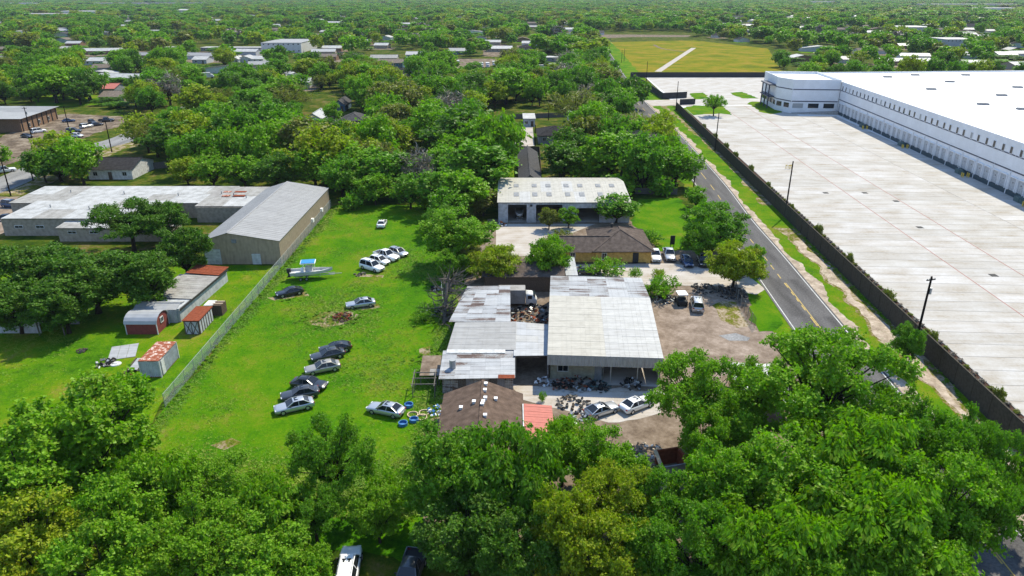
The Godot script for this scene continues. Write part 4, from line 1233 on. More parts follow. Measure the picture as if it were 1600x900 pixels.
	for k in 8:
		var s := st()
		hexa(s, [Vector3(-2.5, arc[k].y - .05, arc[k].x * .97), Vector3(2.5, arc[k].y - .05, arc[k].x * .97), Vector3(2.5, arc[k + 1].y - .05, arc[k + 1].x * .97), Vector3(-2.5, arc[k + 1].y - .05, arc[k + 1].x * .97), Vector3(-2.5, arc[k].y, arc[k].x), Vector3(2.5, arc[k].y, arc[k].x), Vector3(2.5, arc[k + 1].y, arc[k + 1].x), Vector3(-2.5, arc[k + 1].y, arc[k + 1].x)])
		obj(s, "roof_sheet", M["galv_c"], rn)
	for x in [-2.34, 2.34]:
		var s := st()
		for k in 8: tri(s, Vector3(x, 1.75, 0), Vector3(x, arc[k].y - .06, arc[k].x * .95), Vector3(x, arc[k + 1].y - .06, arc[k + 1].x * .95))
		obj(s, "gable_end", M["red_wall"], o)
	win(o, Vector3(2.37, 1.75, .1), .8, .8, Vector3(1, 0, 0))
	for q in [[-2.36, 1.86], [2.36, 1.86], [2.36, -1.86]]: box_part("corner_trim", M["white_paint"], o, Vector3(q[0], .9, q[1]), Vector3(.12, 1.8, .12))
	# brown and white striped shed
	o = thing("storage_shed", "brown roofed storage shed with white and brown striped side", "shed", Vector3(-48.45, 0, -99.4))
	box_part("wall", M["wood"], o, Vector3(0, 1.12, 0), Vector3(2.3, 2.25, 5.1))
	box_part("roof", M["rust_sheet"], o, Vector3(0, 2.32, 0), Vector3(2.6, .12, 5.4))
	for i in 6: box_part("panel", M["pale_wall"], o, Vector3(1.17, 1.1, -2.1 + i * .84), Vector3(.05, 2.0, .5))
	for i in 2: box_part("panel", M["pale_wall"], o, Vector3(-.52 + i * 1.04, 1.1, 2.57), Vector3(.9, 2.0, .05))
	var xs := st()
	for i in 2:
		for k in [-1, 1]: bar(xs, Vector3(-.52 + i * 1.04 - .42 * k, .15, 2.62), Vector3(-.52 + i * 1.04 + .42 * k, 2.05, 2.62), .08)
	obj(xs, "door_brace", M["wood"], o)
	o = thing("open_crate", "open wooden crate trailer with white lid behind striped shed", "crate", Vector3(-47.9, 0, -104.6))
	box_part("body", M["wood"], o, Vector3(.6, .9, 0), Vector3(1.6, 1.8, 2.0))
	box_part("lid", M["white_paint"], o, Vector3(-.7, 1.8, 0), Vector3(1.4, .08, 2.1))
	box_part("slat", M["rim_tan"], o, Vector3(.6, 1.86, .3), Vector3(1.6, .08, .2))
	box_part("slat", M["rim_tan"], o, Vector3(.6, 1.86, -.6), Vector3(1.6, .08, .2))
	# white container with rusty top
	o = thing("shipping_container", "white steel container with flaking rusty red roof", "container", Vector3(-48.65, 0, -86.6), .02)
	for q in [[Vector3(-1.3, .12, 2.8), Vector3(1.3, .12, 2.8)], [Vector3(1.3, .12, 2.8), Vector3(1.3, .12, -2.8)], [Vector3(1.3, .12, -2.8), Vector3(-1.3, .12, -2.8)], [Vector3(-1.3, .12, -2.8), Vector3(-1.3, .12, 2.8)]]:
		ribbed("wall", o, q[0], q[1], 2.35, .28, M["pale_wall"])
	box_part("roof", M["rust_roof"], o, Vector3(0, 2.52, 0), Vector3(2.75, .1, 5.75))
	box_part("base", M["rust_sheet"], o, Vector3(0, .07, 0), Vector3(2.6, .14, 5.6))
	box_part("door", M["white_paint"], o, Vector3(1.38, 1.2, 1.9), Vector3(.06, 2.1, .9))
	for x in [-1.32, 1.32]:
		for z in [-2.8, 2.8]: box_part("corner_post", M["white_paint"], o, Vector3(x, 1.25, z), Vector3(.14, 2.5, .14))
	o = thing("loading_ramp", "wooden framed loading ramp leaning against the rusty container", "ramp", Vector3(-51.6, 0, -86.4), .1)
	box_part("frame", M["wood"], o, Vector3(-1.1, .3, 0), Vector3(.15, .4, 4.4))
	box_part("frame", M["wood"], o, Vector3(1.1, .3, 0), Vector3(.15, .4, 4.4))
	box_part("deck", M["galv_c"], o, Vector3(-.3, .45, -.4), Vector3(1.2, .06, 3.4))
	for k in 5: box_part("slat", M["grey_wood"], o, Vector3(.7, .42, -1.8 + k * .8), Vector3(.8, .06, .25))
	box_part("cross_bar", M["rust_sheet"], o, Vector3(0, .3, 2.3), Vector3(3.2, .15, .15))
	o = thing("sheet_panel", "grey weathered sheet panel lying flat on the grass", "panel", Vector3(-56.16, 0, -91.16), .35)
	for k in 3: box_part("board", M["galv_c"], o, Vector3(-1.2 + k * 1.2, .06, 0), Vector3(1.15, .05, 4.4))
	o = thing("sheet_panel", "round pale tank lid lying on the grass near ramp", "lid", Vector3(-55.4, 0, -87.53))
	s0 = st(); tube(s0, Vector3.ZERO, Vector3(0, .12, 0), .75, .7, 14)
	obj(s0, "disc", M["white_paint"], o)
	s0 = st(); tube(s0, Vector3(0, .12, 0), Vector3(0, .2, 0), .2, .2, 8)
	obj(s0, "hub", M["white_paint"], o)
	scrap_heap(Vector3(-56.93, 0, -87.71).x, Vector3(-56.93, 0, -87.71).z, 1.4, .4, 14, ["galv_c", "grey_wood"], "small heap of grey scrap sheets on the mown grass", "scrap", 3)
	scrap_heap(Vector3(-62.29, 0, -91.36).x, Vector3(-62.29, 0, -91.36).z, .7, .5, 8, ["wood", "dark"], "burnt brown stump heap alone on the mown lawn", "stump", 4)
	o = thing("open_shed", "grey tin open-fronted shed in the shade of oaks", "shed", Vector3(-73, 0, -98.5))
	box_part("wall", M["pale_wall"], o, Vector3(-2, 1.1, 1.2), Vector3(6.5, 2.2, .12))
	box_part("rear_wall", M["grey_wall"], o, Vector3(0, 1.1, -2), Vector3(10.5, 2.2, .12))
	rn = node("roof", o)
	roof_plane(rn, Vector3(-5.5, 2.3, 2.2), Vector3(5.5, 2.3, 2.2), Vector3(5.5, 2.6, -2.3), Vector3(-5.5, 2.6, -2.3), 5, 1, ["galv_c", "galv"])
	for x in [1.4, 5.2]: box_part("post", M["grey_wood"], o, Vector3(x, 1.15, 1.9), Vector3(.15, 2.3, .15))

func boat_hull(o: Node3D, L: float, W: float, y: float) -> void:
	var s := st()
	var rings := []
	for q in [[-.5, .02, .95, .62], [-.42, .3, .8, .4], [-.25, .72, .7, .15], [0., .95, .66, .03], [.3, 1., .64, 0.], [.5, .96, .64, .02]]:
		var z: float = q[0] * L
		var hw: float = q[1] * W / 2
		rings.append([Vector3(-hw, y + q[2] + .25, z), Vector3(-hw * .85, y + q[3] + .25, z), Vector3(0, y + q[3], z), Vector3(hw * .85, y + q[3] + .25, z), Vector3(hw, y + q[2] + .25, z), Vector3(hw * .82, y + q[2] + .28, z), Vector3(hw * .78, y + q[2] * .6 + .1, z), Vector3(-hw * .78, y + q[2] * .6 + .1, z), Vector3(-hw * .82, y + q[2] + .28, z)])
	for i in rings.size() - 1:
		for j in 9: quad(s, rings[i][j], rings[i][(j + 1) % 9], rings[i + 1][(j + 1) % 9], rings[i + 1][j])
	for j in 7: tri(s, rings[-1][0], rings[-1][j + 1], rings[-1][j + 2])
	obj(s, "hull", M["white_paint"], o)
	s = st()
	bar(s, Vector3(-.45, y - .05, -L * .55), Vector3(-.45, y - .05, L * .42), .1)
	bar(s, Vector3(.45, y - .05, -L * .55), Vector3(.45, y - .05, L * .42), .1)
	bar(s, Vector3(0, y - .1, -L * .72), Vector3(0, y - .1, -L * .4), .1)
	for z in [-.2, .1, .35]: bar(s, Vector3(-W * .42, y - .1, z * L), Vector3(W * .42, y - .1, z * L), .08)
	obj(s, "trailer", M["galv_c"], o)
	for k in [-1, 1]:
		for z in [.12, .26]:
			var wn := node("wheel", o)
			s = st(); tube(s, Vector3(k * W * .42, .3, z * L), Vector3(k * W * .42 + k * .2, .3, z * L), .3, .3, 12)
			obj(s, "tyre", M["tyre"], wn)
			s = st(); tube(s, Vector3(k * (W * .42 + .2), .3, z * L), Vector3(k * (W * .42 + .21), .3, z * L), .17, .15, 8)
			obj(s, "rim", M["rim"], wn)

func houses() -> void:
	var o := thing("yellow_house", "yellow walled house with brown hipped shingle roof", "house", Vector3(15.0, 0, -131.2))
	gable(o, 9.5, 7.2, 2.6, 4.3, "x", "yellow_wall", ["yellow_house_shingle"], 2, 1, .5, Vector3(-1.0, 0, 0))
	hip(o, 10.6, 12.5, 2.65, 5.2, "yellow_wall", "yellow_house_shingle", .6, Vector3(6.2, 0, -2.4))
	for x in [-3.4, 3.6]: win(o, Vector3(x if x < 0 else 2.6, 1.5, 3.85 if x > 0 else 3.62), .9, 1.3, Vector3(0, 0, 1))
	box_part("door", M["dark"], o, Vector3(8.6, 1.1, 3.88), Vector3(1.1, 2.2, .1))
	box_part("skirting", M["wood"], o, Vector3(2.4, .15, 3.9), Vector3(16.5, .3, .06))
	var s := st(); tube(s, Vector3(4.8, 4.9, -3.5), Vector3(4.8, 5.7, -3.5), .22, .2, 8); tube(s, Vector3(4.8, 5.7, -3.5), Vector3(4.8, 5.85, -3.5), .34, .1, 8)
	obj(s, "chimney", M["dark"], o)
	# narrow barn behind the garage
	o = thing("narrow_house", "long narrow grey shingled outbuilding behind the garage", "house", (Vector3(1.33, 2.6, -180.7) + Vector3(6.98, 2.6, -180.7)) * .5 * Vector3(1, 0, 1) + Vector3(.6, 0, -19))
	gable(o, 5.6, 38, 2.6, 4.4, "z", "grey_wall", ["grey_shingle"], 6, 2, .3)
	panel_fence([Vector2(7.92, -186.86), Vector2(8.94, -229.88), Vector2(0, -230.89)], 1.9, 2.6, "wood", "brown board fence round the narrow grey outbuilding", "board_fence", "fence", .06)
	# roofs among the trees: [x, z, w, d, eave, ridge, style, label]
	var spots := [
		[14.88, -250.02, 11.65, 19.26, "hip", "dark_shingle", "grey_wall", "dark hip roofed house beside the long concrete drive"],
		[-3.91, -266.48, 7.83, 33.16, "gable_z", "grey_shingle", "grey_wall", "grey roofed house half hidden behind a small tree"],
		[6.66, -283.9, 4.44, 12.66, "flat", "bright_roof", "pale_wall", "small white flat roofed outbuilding at the drive's end"],
		[25, -287.24, 5, 11.3, "gable_x", "bright_roof", "white_paint", "small white roofed cabin among the roadside trees"],
		[40.78, -274.78, 6.27, 7.19, "hip", "tan_shingle", "beige_wall", "tan roofed cottage beside the road under bare trees"],
		[-61.23, -279.92, 9.27, 25.95, "hip", "grey_shingle", "beige_wall", "grey hip roofed house in the middle of the wood"],
		[-77.17, -285.93, 6.37, 20.76, "gable_z", "galv_c", "white_paint", "pale blue metal roofed house in the wood"],
		[-75.45, -322.71, 5.2, 24.88, "gable_z", "grey_shingle", "blue_wall", "grey roofed shack beside scattered clutter"],
		[-111.35, -200.14, 12.17, 13.75, "gable_x", "dark_shingle", "white_paint", "dark roofed house with white gable behind a grey fence"],
		[-81.49, -497.3, 17.93, 51.04, "gable_x", "tan_shingle", "blue_wall", "tan roofed blue house standing in a green lawn"],
		[-95.81, -559.67, 20.02, 10.72, "gable_x", "old_roof", "beige_wall", "long pale roofed house behind the blue house"],
		[-197.89, -667.73, 33.99, 53.31, "flat", "tin_roof", "white_paint", "grey flat roofed commercial building by the far road"],
		[-188.13, -348.22, 11.76, 27.23, "gable_x", "tan_shingle", "beige_wall", "tan roofed house beyond the brick building"],
		[-206.25, -378.21, 8.09, 16.11, "gable_x", "red_roof", "grey_wall", "red and grey roofed house among the trees"],
		[-248.03, -664.58, 52.65, 34.09, "flat", "bright_roof", "grey_wall", "very long white trailer roof among far trees"],
		[-302.07, -664.58, 16.63, 34.09, "flat", "bright_roof", "white_paint", "short white trailer roof among far trees"],
		[-361.62, -578.19, 20.91, 24.38, "flat", "bright_roof", "white_paint", "white mobile home roof at the wood edge"],
		[-300.86, -536.03, 17.49, 58, "gable_x", "bright_roof", "white_paint", "pale roofed mobile home beside the white trailers"],
		[-227.74, -547.17, 10.36, 48.88, "gable_x", "bright_roof", "pale_wall", "pale roofed trailer beside the parked caravans"],
		[-203.52, -549.72, 6.82, 43.77, "gable_z", "pale_roof", "white_paint", "small white gabled trailer in a row"],
		[-197.7, -554.97, 10.66, 33.27, "gable_z", "pale_b", "white_paint", "greyish gabled trailer in a row"],
		[-187.03, -551.93, 7.88, 27.19, "gable_x", "bright_roof", "white_paint", "white trailer at the end of the row"],
		[-953.8, -1551.85, 89.62, 60, "flat", "old_roof", "white_paint", "huge pale distribution hall beyond the far wood"],
		[-989.93, -1764, 103.44, 60, "flat", "bright_roof", "white_paint", "long white warehouse beyond the far wood"],
		[-1587.45, -3105.15, 221.26, 60, "flat", "bright_roof", "grey_wall", "white topped factory near the horizon"],
		[-1377.96, -3138.52, 218.39, 60, "flat", "tin_roof", "grey_wall", "grey factory block near the horizon"],
		[-1987.53, -3105.15, 141.51, 60, "flat", "bright_roof", "white_paint", "white factory roof at the horizon corner"],
		[14.24, -669.59, 15.34, 60, "hip", "dark_shingle", "beige_wall", "dark hip roofed house beside golden yellow trees"],
		[34.69, -563.04, 20.29, 28.79, "flat", "bright_roof", "grey_wall", "white roofed sheds behind the truck yard"],
		[103.75, -925, 17.48, 60, "gable_x", "grey_shingle", "white_paint", "white walled house at the meadow's far edge"],
		[466.87, -1034.25, 22.98, 60, "hip", "grey_shingle", "beige_wall", "grey hip roofed house in the far suburb"],
		[432.69, -998.99, 18.9, 60, "hip", "tan_shingle", "beige_wall", "tan hip roofed house in the far suburb"],
		[631.3, -1284.21, 50.84, 60, "flat", "bright_roof", "grey_wall", "long white carport roof in the far suburb"],
		[503.66, -958.75, 41.31, 45.35, "flat", "bright_roof", "white_paint", "white mobile home behind the warehouse trees"],
		[515.58, -966.08, 14.3, 60, "hip", "grey_shingle", "beige_wall", "grey hip house beside the white mobile home"],
		[625.13, -1131.35, 24.22, 60, "hip", "bright_roof", "white_paint", "white pavilion roof in the far suburb"],
		[550.5, -942.16, 47.67, 43.46, "flat", "bright_roof", "beige_wall", "long pale mobile home in the far suburb"],
		[413.1, -703.54, 28.25, 29.8, "flat", "bright_roof", "pale_wall", "white box trailer behind the warehouse"],
		[389.76, -591.04, 14.9, 25.72, "gable_x", "galv_c", "white_paint", "pale metal roofed house at the suburb edge"],
		[1689.95, -2833.59, 375.55, 60, "flat", "bright_roof", "grey_wall", "very long pale industrial roof at the horizon"],
		[1337.88, -2128.63, 140.83, 60, "flat", "bright_roof", "white_paint", "white industrial roof below the horizon"],
		[1440.79, -3546.72, 117.62, 60, "flat", "bright_roof", "white_paint", "far white hall on the skyline"],
		[326.03, -1156.96, 15.25, 60, "gable_x", "bright_roof", "grey_wall", "white roofed house behind the meadow's trees"],
		[363.21, -1156.96, 17.16, 60, "gable_z", "tan_shingle", "white_paint", "tan and white house behind the meadow's trees"],
		[312.65, -975.93, 17.77, 47.34, "flat", "bright_roof", "grey_wall", "white roofed shed near the meadow corner"],
		[-618.09, -950.43, 14.07, 60, "flat", "bright_roof", "white_paint", "white roof scrap at the far wood edge"],
		[-807.42, -1877.52, 31.05, 60, "gable_x", "bright_roof", "white_paint", "white gabled hall deep in the far wood"],
		[-796.23, -1574.26, 32.5, 60, "flat", "bright_roof", "grey_wall", "flat white shop roof deep in the far wood"],
		[-181.2, -910.62, 8.32, 39.98, "gable_x", "bright_roof", "white_paint", "lone white roof deep in the forest"],
		[-11.08, -656.05, 22.17, 17.03, "gable_x", "bright_roof", "beige_wall", "pale roof behind the truck yard trees"],
		[-45.55, -629.21, 14.83, 22.53, "gable_x", "tin_roof", "blue_wall", "blue walled shed in the truck yard"],
		[-77.03, -591.27, 12.92, 25.48, "gable_x", "pale_b", "pale_wall", "pale blue shed beside the lawn"],
	]
	for q in spots:
		o = thing("roof_house", q[7], "building" if q[4] == "flat" else "house", Vector3(q[0], 0, q[1]))
		o.name = numbered("distant_house")
		var big := false
		for word in ["hall", "factory", "warehouse", "industrial", "commercial"]:
			if word in q[7]: big = true
		var e := 8.0 if big else (5.0 if q[7].begins_with("tan roofed blue") else 2.9)
		var d: float = q[3] if big else clampf(q[3], 7.0, 13.0)
		var w: float = q[2]
		match q[4]:
			"hip": hip(o, w, d, e, e + 2.2, q[6], q[5], .5)
			"gable_x": gable(o, w, d, e, e + 1.9, "x", q[6], [q[5]], 2, 1, .4)
			"gable_z": gable(o, w, d, e, e + 1.9, "z", q[6], [q[5]], 2, 1, .4)
			"flat":
				box_part("wall", M[q[6]], o, Vector3(0, e / 2, 0), Vector3(w, e, d))
				box_part("roof", M[q[5]], o, Vector3(0, e + .12, 0), Vector3(w + .5, .24, d + .5))
		if -q[1] < 760:
			var n := clampi(int(w / 3.5), 2, 8)
			for k in n:
				if k == n / 2: box_part("door", M["wood"], o, Vector3(-w / 2 + (k + .5) * w / n, 1.05, d / 2 + .04), Vector3(1.0, 2.1, .1))
				else: win(o, Vector3(-w / 2 + (k + .5) * w / n, 1.6, d / 2 + .02), 1.2, 1.1, Vector3(0, 0, 1))
			if e > 4.5:
				for k in n: win(o, Vector3(-w / 2 + (k + .5) * w / n, e - 1.1, d / 2 + .02), 1.2, 1.1, Vector3(0, 0, 1))
		clear_sight.append([q[0], q[1], w, d])
	# brick building in the lot across the side road
	o = thing("brick_building", "brick building with pale flat metal roof beside car lot", "building", Vector3(-197, 0, -279), .14)
	box_part("wall", M["brick_wall"], o, Vector3(0, 2.4, 0), Vector3(26, 4.8, 30))
	var rn := node("roof", o)
	roof_plane(rn, Vector3(14, 4.95, 16), Vector3(14, 4.95, -16), Vector3(-14, 5.6, -16), Vector3(-14, 5.6, 16), 8, 2, ["tin_roof", "pale_b"])
	for k in 8: box_part("pilaster", M["dark"], o, Vector3(13.1, 2.3, 14 - k * 4.0), Vector3(.3, 4.6, .3))
	for k in 3: win(o, Vector3(13.05, 1.7, 9 - k * 8.0), 1.6, 1.3, Vector3(1, 0, 0))
	clear_sight.append([-190, -270, 40, 20])

var clear_sight := []

func fences_and_poles() -> void:
	wire_fence([Vector2(-43.4, -76.3), Vector2(-43.7, -166)], 1.9, 3.0, "chain-link fence with grey posts along the green car field")
	wire_fence([Vector2(39, -114.64), Vector2(37.97, -109.61), Vector2(37.49, -98.54)], 1.8, 2.2, "dark steel gate fence beside the gravel lot", "dark", "yard_fence")
	wire_fence([Vector2(-12.33, -114.64), Vector2(-10.77, -102.02)], 1.6, 2.5, "sagging wire fence behind the rusty tin shed", "wire", "yard_fence")
	panel_fence([Vector2(wx(-30), -30), Vector2(wx(-322), -322)], 3.25, 4.0, "fence_dark", "long dark precast concrete boundary wall beside the road", "boundary_wall", "wall", .18)
	panel_fence([Vector2(73.17, -354.08), Vector2(72.33, -449.71), Vector2(161.08, -449.71)], 3.1, 6.0, "screen_dark", "dark screened fence round the far paved yard", "screen_fence", "fence", .1)
	panel_fence([Vector2(73.17, -354.08), Vector2(86.03, -358.61)], 3.0, 4.0, "screen_dark", "dark sliding gate beside the yard entrance", "sliding_gate", "gate", .1)
	panel_fence([Vector2(77.41, -334.95), Vector2(84.98, -336.98)], 2.6, 4.0, "screen_dark", "dark bin enclosure screen inside the yard entrance", "bin_screen", "fence", .1)
	panel_fence([Vector2(-123.5, -203.11), Vector2(-110.5, -203.11), Vector2(-102.1, -208)], 1.9, 2.6, "grey_wood", "weathered grey board fence behind the dark roofed house", "board_fence", "fence", .06)
	panel_fence([Vector2(0, -295.51), Vector2(28.14, -302.02)], 1.9, 2.6, "grey_wood", "grey board fence behind the houses with drive", "board_fence", "fence", .06)
	panel_fence([Vector2(31.69, -178.32), Vector2(42.45, -177.69)], 1.6, 2.6, "grey_wood", "low grey fence at the edge of the small lawn", "board_fence", "fence", .06)
	panel_fence([Vector2(-111.76, -446.2), Vector2(-97.69, -453.26)], 1.8, 2.4, "blue_wall", "blue-grey privacy fence round the blue house lawn", "board_fence", "fence", .06)
	var n := 0
	for q in [
		["tall wooden power pole standing in front of the boundary wall", 63.11, -157.98, 13, 0], ["wooden pole beside the wall nearer the yard gate", 66.74, -232.92, 12.2, 0],
		["wooden pole rising behind the boundary wall's planting strip", 56.82, -89.27, 12.5, 1], ["wooden pole at the mouth of the yard entrance", 72.35, -319.52, 12.29, 0],
		["wooden pole beside the dark screened fence", 72.45, -396.47, 13.92, 0], ["slim wooden pole beside the dark pickup on the road", 52.59, -332.94, 8.54, 0],
		["wooden pole at the road's bend beyond the trees", 80.83, -547.92, 8.99, 0], ["twin of the pole at the bend beyond trees", 84.26, -558.43, 9.15, 0],
		["wooden pole at the meadow's corner", 80.65, -617.46, 13.04, 1], ["wooden pole before the meadow's gravel patch", 82.83, -706.4, 12.54, 1],
		["dark wooden pole at the side road with its wires cut", -128.03, -176.45, 9.55, 0], ["wooden pole in the brick building's car park", -171.05, -254, 10.94, 1],
		["wooden pole among the parked cars", -164.07, -265.26, 9.53, 0], ["tall wooden pole on the grass by the side road", -130, -229.88, 9.65, 0],
		["short wooden pole at the car lot's corner", -148.6, -276.07, 5.09, 0], ["pole with a lamp arm at the car lot's corner", -143.06, -273.29, 5.04, 1],
		["wooden pole beside the small roadside lawn", 47.17, -180.23, 4.74, 0], ["pole between the houses and the drive", 7.58, -232.92, 8.32, 0],
		["pole behind the dark hip roofed house", 14.82, -292.36, 9.12, 0], ["pole on the grass before the oak", -132.3, -192.49, 3.58, 0],
	]: pole(q[1], q[2], q[3], q[0], q[4], .3)
	# sign and post on the small lawn
	var o := thing("lawn_sign", "black upright sign board standing behind the parked pickups", "sign", Vector3(32.66, 0, -136.96), .1)
	for k in [-1, 1]: box_part("post", M["dark"], o, Vector3(k * .35, .4, 0), Vector3(.1, .8, .1))
	box_part("board", M["dark"], o, Vector3(0, 1.5, 0), Vector3(.95, 1.9, .12))

func vehicles() -> void:
	var g := "cars parked on the grass field"
	car(-27.09, -75.85, 2.000, "sedan", "silver", "silver sedan at the near end of the grass row", g)
	car(-27.17, -78.74, 1.925, "sedan", "charcoal", "dark grey sedan between silver and black cars", g)
	car(-26.63, -81.23, -1.787, "sedan", "black", "black sedan facing the opposite way in the row", g)
	car(-25.96, -85.62, 1.967, "sedan", "beige", "beige sedan with sunroof in the middle of row", g)
	car(-26.15, -89.34, 2.029, "sedan", "charcoal", "dark grey sedan with battered nose behind beige sedan", g)
	car(-25.54, -91.4, 1.928, "coupe", "black", "black coupe at the far end of the row", g)
	car(-15.57, -75.04, 1.220, "sedan", "silver", "silver sedan parked alone near the blue tubs", g)
	var sv := car(-25, -107.27, 1.882, "sedan", "silver", "silver sedan with stripped front near the dirt mound", g)
	for nm in ["grille"]: sv.get_node(nm).free()
	car(-38.15, -112.15, 2.076, "coupe", "black", "wrecked black car beside the white boat", g)
	car(-26.16, -124.14, -2.180, "suv", "white", "large white sport utility with dark windows at row end", g)
	car(-25.32, -127.38, -2.173, "hatch", "white", "small white car between two larger white ones", g)
	car(-24.41, -130.05, -2.203, "pickup", "white", "white pickup in the cluster of white vehicles", g)
	car(-22.46, -132.07, -2.221, "hatch", "silver", "silver car with dark hood at the cluster's end", g)
	car(-28.89, -151.19, 0.018, "sedan", "white", "white sedan alone at the field's wooded end", g)
	g = "cars parked in the yard"
	car(11.06, -74.97, -1.051, "coupe", "silver", "silver coupe on the dirt drive before the workshop", g)
	car(15.6, -76.22, -0.989, "sedan", "white", "white sedan on the dirt drive before the workshop", g)
	car(30.45, -106.8, -0.158, "suv", "silver", "silver sport utility on the gravel lot", g)
	car(27.88, -130.12, 3.076, "pickup", "white", "white pickup beside the yellow house", g)
	car(30.74, -130.66, 3.064, "pickup", "silver", "pale pickup with dark bed next to white pickup", g)
	car(33.34, -126.7, -3.126, "hatch", "blue", "dark blue car in tree shade", g)
	car(36.48, -127.05, 3.029, "suv", "black", "black sport utility under the feathery tree", g)
	car(14.04, -121.97, -1.697, "sedan", "charcoal", "dark car half hidden behind the round bush", g)
	g = "vehicles under the near trees"
	car(-14.58, -48.76, 0.067, "suv", "white", "white sport utility with roof rack beneath the near trees", g)
	car(-9.04, -48.05, 3.013, "pickup", "charcoal", "dark pickup in deep shade beneath near trees", g)
	car(60.94, -383.7, -0.108, "pickup", "charcoal", "dark pickup driving along the road", "", "road_pickup")
	g = "cars in the brick building's lot"
	car(-175.25, -264.73, -0.534, "suv", "white", "white sport utility before the brick wall", g)
	car(-173.55, -255.24, -1.951, "sedan", "charcoal", "grey sedan beside the brick building corner", g)
	car(-177.59, -288.08, -0.901, "sedan", "blue", "blue sedan beside the striped parking bays", g)
	car(-163.11, -274.91, -0.387, "suv", "silver", "silver sport utility in the middle of lot", g)
	car(-162.11, -264.72, -1.323, "suv", "charcoal", "dark sport utility near the pole", g)
	car(-155.8, -255.85, -1.820, "hatch", "white", "white hatchback at the lot's grass edge", g)
	car(-162.75, -288.84, -1.277, "pickup", "black", "black pickup at the lot's dark corner", g)
	car(-161.49, -279.16, -0.791, "sedan", "black", "black sedan next to the dark hedge", g)
	car(-166.47, -285.05, -2.257, "hatch", "charcoal", "charcoal hatchback behind the silver one", g)
	g = "cars beside the low white roofs"
	car(-120.82, -166.03, -1.835, "suv", "blue", "dark blue sport utility under the carport edge", g)
	car(-114.77, -155.5, -1.219, "sedan", "black", "black sedan by the low white buildings", g)
	car(-146.41, -202, -0.768, "pickup", "white", "white pickup across the side road", g)
	var n := 0
	for q in [[-130.74, -512.14, -2.889, "white caravan parked on the lawn by the road"], [-123.22, -512.14, -2.903, "second white caravan on the lawn by blue fence"], [-21, -510.39, -3.059, "white truck in the yard, first of three"], [-16.78, -509.99, -3.068, "white truck in the yard, middle of three"], [-12.38, -519.43, -3.067, "white truck in the yard, last of three"], [-38.61, -526.24, -3.040, "small blue-white box van at the yard's edge"], [-131.31, -442.63, -0.401, "white box van beside the side road"], [-184.69, -444.38, -1.195, "white motorhome among the trees"], [18.36, -493.49, -1.571, "white truck in the lot behind the trees"], [28.36, -504.6, -0.951, "pale truck in the lot behind the trees"], [-160.99, -474.86, -0.021, "red shipping box beside the side road"]]:
		var o := thing("box_truck", q[3], "container" if "red" in q[3] else "truck", Vector3(q[0], 0.05, q[1]), q[2], "far boxy trucks and caravans")
		box_part("box", M["red_wall"] if "red" in q[3] else M["white_paint"], o, Vector3(0, 2.0, .6), Vector3(2.5, 2.8, 6.5))
		if not "red" in q[3]:
			var s := st(); loft(s, [[-4.6, .8, .6, 1.3], [-4.4, 1.1, .5, 1.6], [-3.7, 1.15, .5, 2.4], [-2.7, 1.15, .5, 2.5]])
			obj(s, "cab", M["white_paint"], o)
			box_part("windscreen", M["glass"], o, Vector3(0, 1.9, -4.05), Vector3(1.8, .7, .3))
		for k in [-1, 1]:
			for z in [-3.4, 2.6]:
				var t := st(); tube(t, Vector3(k * .9, .5, z), Vector3(k * 1.2, .5, z), .48, .48, 10)
				obj(t, "wheel", M["tyre"], o)
		clear_sight.append([q[0], q[1], 9.0, 9.0])
	# box truck behind the tin sheds
	var b := thing("box_truck", "white cab truck with grey box behind the rusty tin shed", "truck", Vector3(1.59, 1.2, -107.93) * Vector3(1, 0, 1), -PI / 2)
	box_part("box", M["old_roof_b"], b, Vector3(0, 1.9, 1.6), Vector3(2.3, 2.4, 4.4))
	var cs := st(); loft(cs, [[-2.5, .85, .5, 1.3], [-2.35, 1.0, .45, 1.5], [-1.75, 1.05, .45, 2.3], [-.7, 1.05, .45, 2.4]])
	obj(cs, "cab", M["white_paint"], b)
	box_part("windscreen", M["glass"], b, Vector3(0, 1.85, -2.05), Vector3(1.7, .65, .35))
	for k in [-1, 1]:
		box_part("side_window", M["glass"], b, Vector3(k * 1.03, 1.8, -1.35), Vector3(.06, .6, .7))
		for z in [-1.6, 2.6]:
			var t := st(); tube(t, Vector3(k * .8, .42, z), Vector3(k * 1.08, .42, z), .42, .42, 12)
			obj(t, "wheel", M["tyre"], b)
	# white centre console boat with blue top
	b = thing("centre_console_boat", "white fishing boat on a trailer with blue canvas top", "boat", Vector3.ZERO)
	var bp := [-36.32, -119.89, -1.392]
	b.position = Vector3(bp[0], 0, bp[1]); b.rotation.y = bp[2]
	boat_hull(b, 7.4, 2.5, .75)
	box_part("console", M["white_paint"], b, Vector3(0, 1.85, .4), Vector3(1.0, 1.1, 1.2))
	box_part("windshield", M["grey_glass"], b, Vector3(0, 2.5, -.1), Vector3(.9, .4, .06)).rotation.x = .4
	box_part("seat", M["white_plastic"], b, Vector3(0, 1.6, 1.6), Vector3(1.0, .8, .5))
	var ts := st()
	for k in [-1, 1]:
		for z in [-.6, 1.3]: bar(ts, Vector3(k * .75, 1.2, z), Vector3(k * .85, 3.2, z + .15), .06)
	obj(ts, "top_frame", M["white_plastic"], b)
	box_part("canvas_top", M["blue_canvas"], b, Vector3(0, 3.27, .45), Vector3(2.0, .1, 2.4))
	box_part("top_edge", M["white_plastic"], b, Vector3(0, 3.19, .45), Vector3(2.2, .07, 2.65))
	var ms := st(); bx(ms, Vector3(0, 1.75, 3.95), Vector3(.5, .75, .7)); bx(ms, Vector3(0, 1.05, 4.0), Vector3(.25, 1.0, .3)); bx(ms, Vector3(0, .55, 4.05), Vector3(.35, .12, .6))
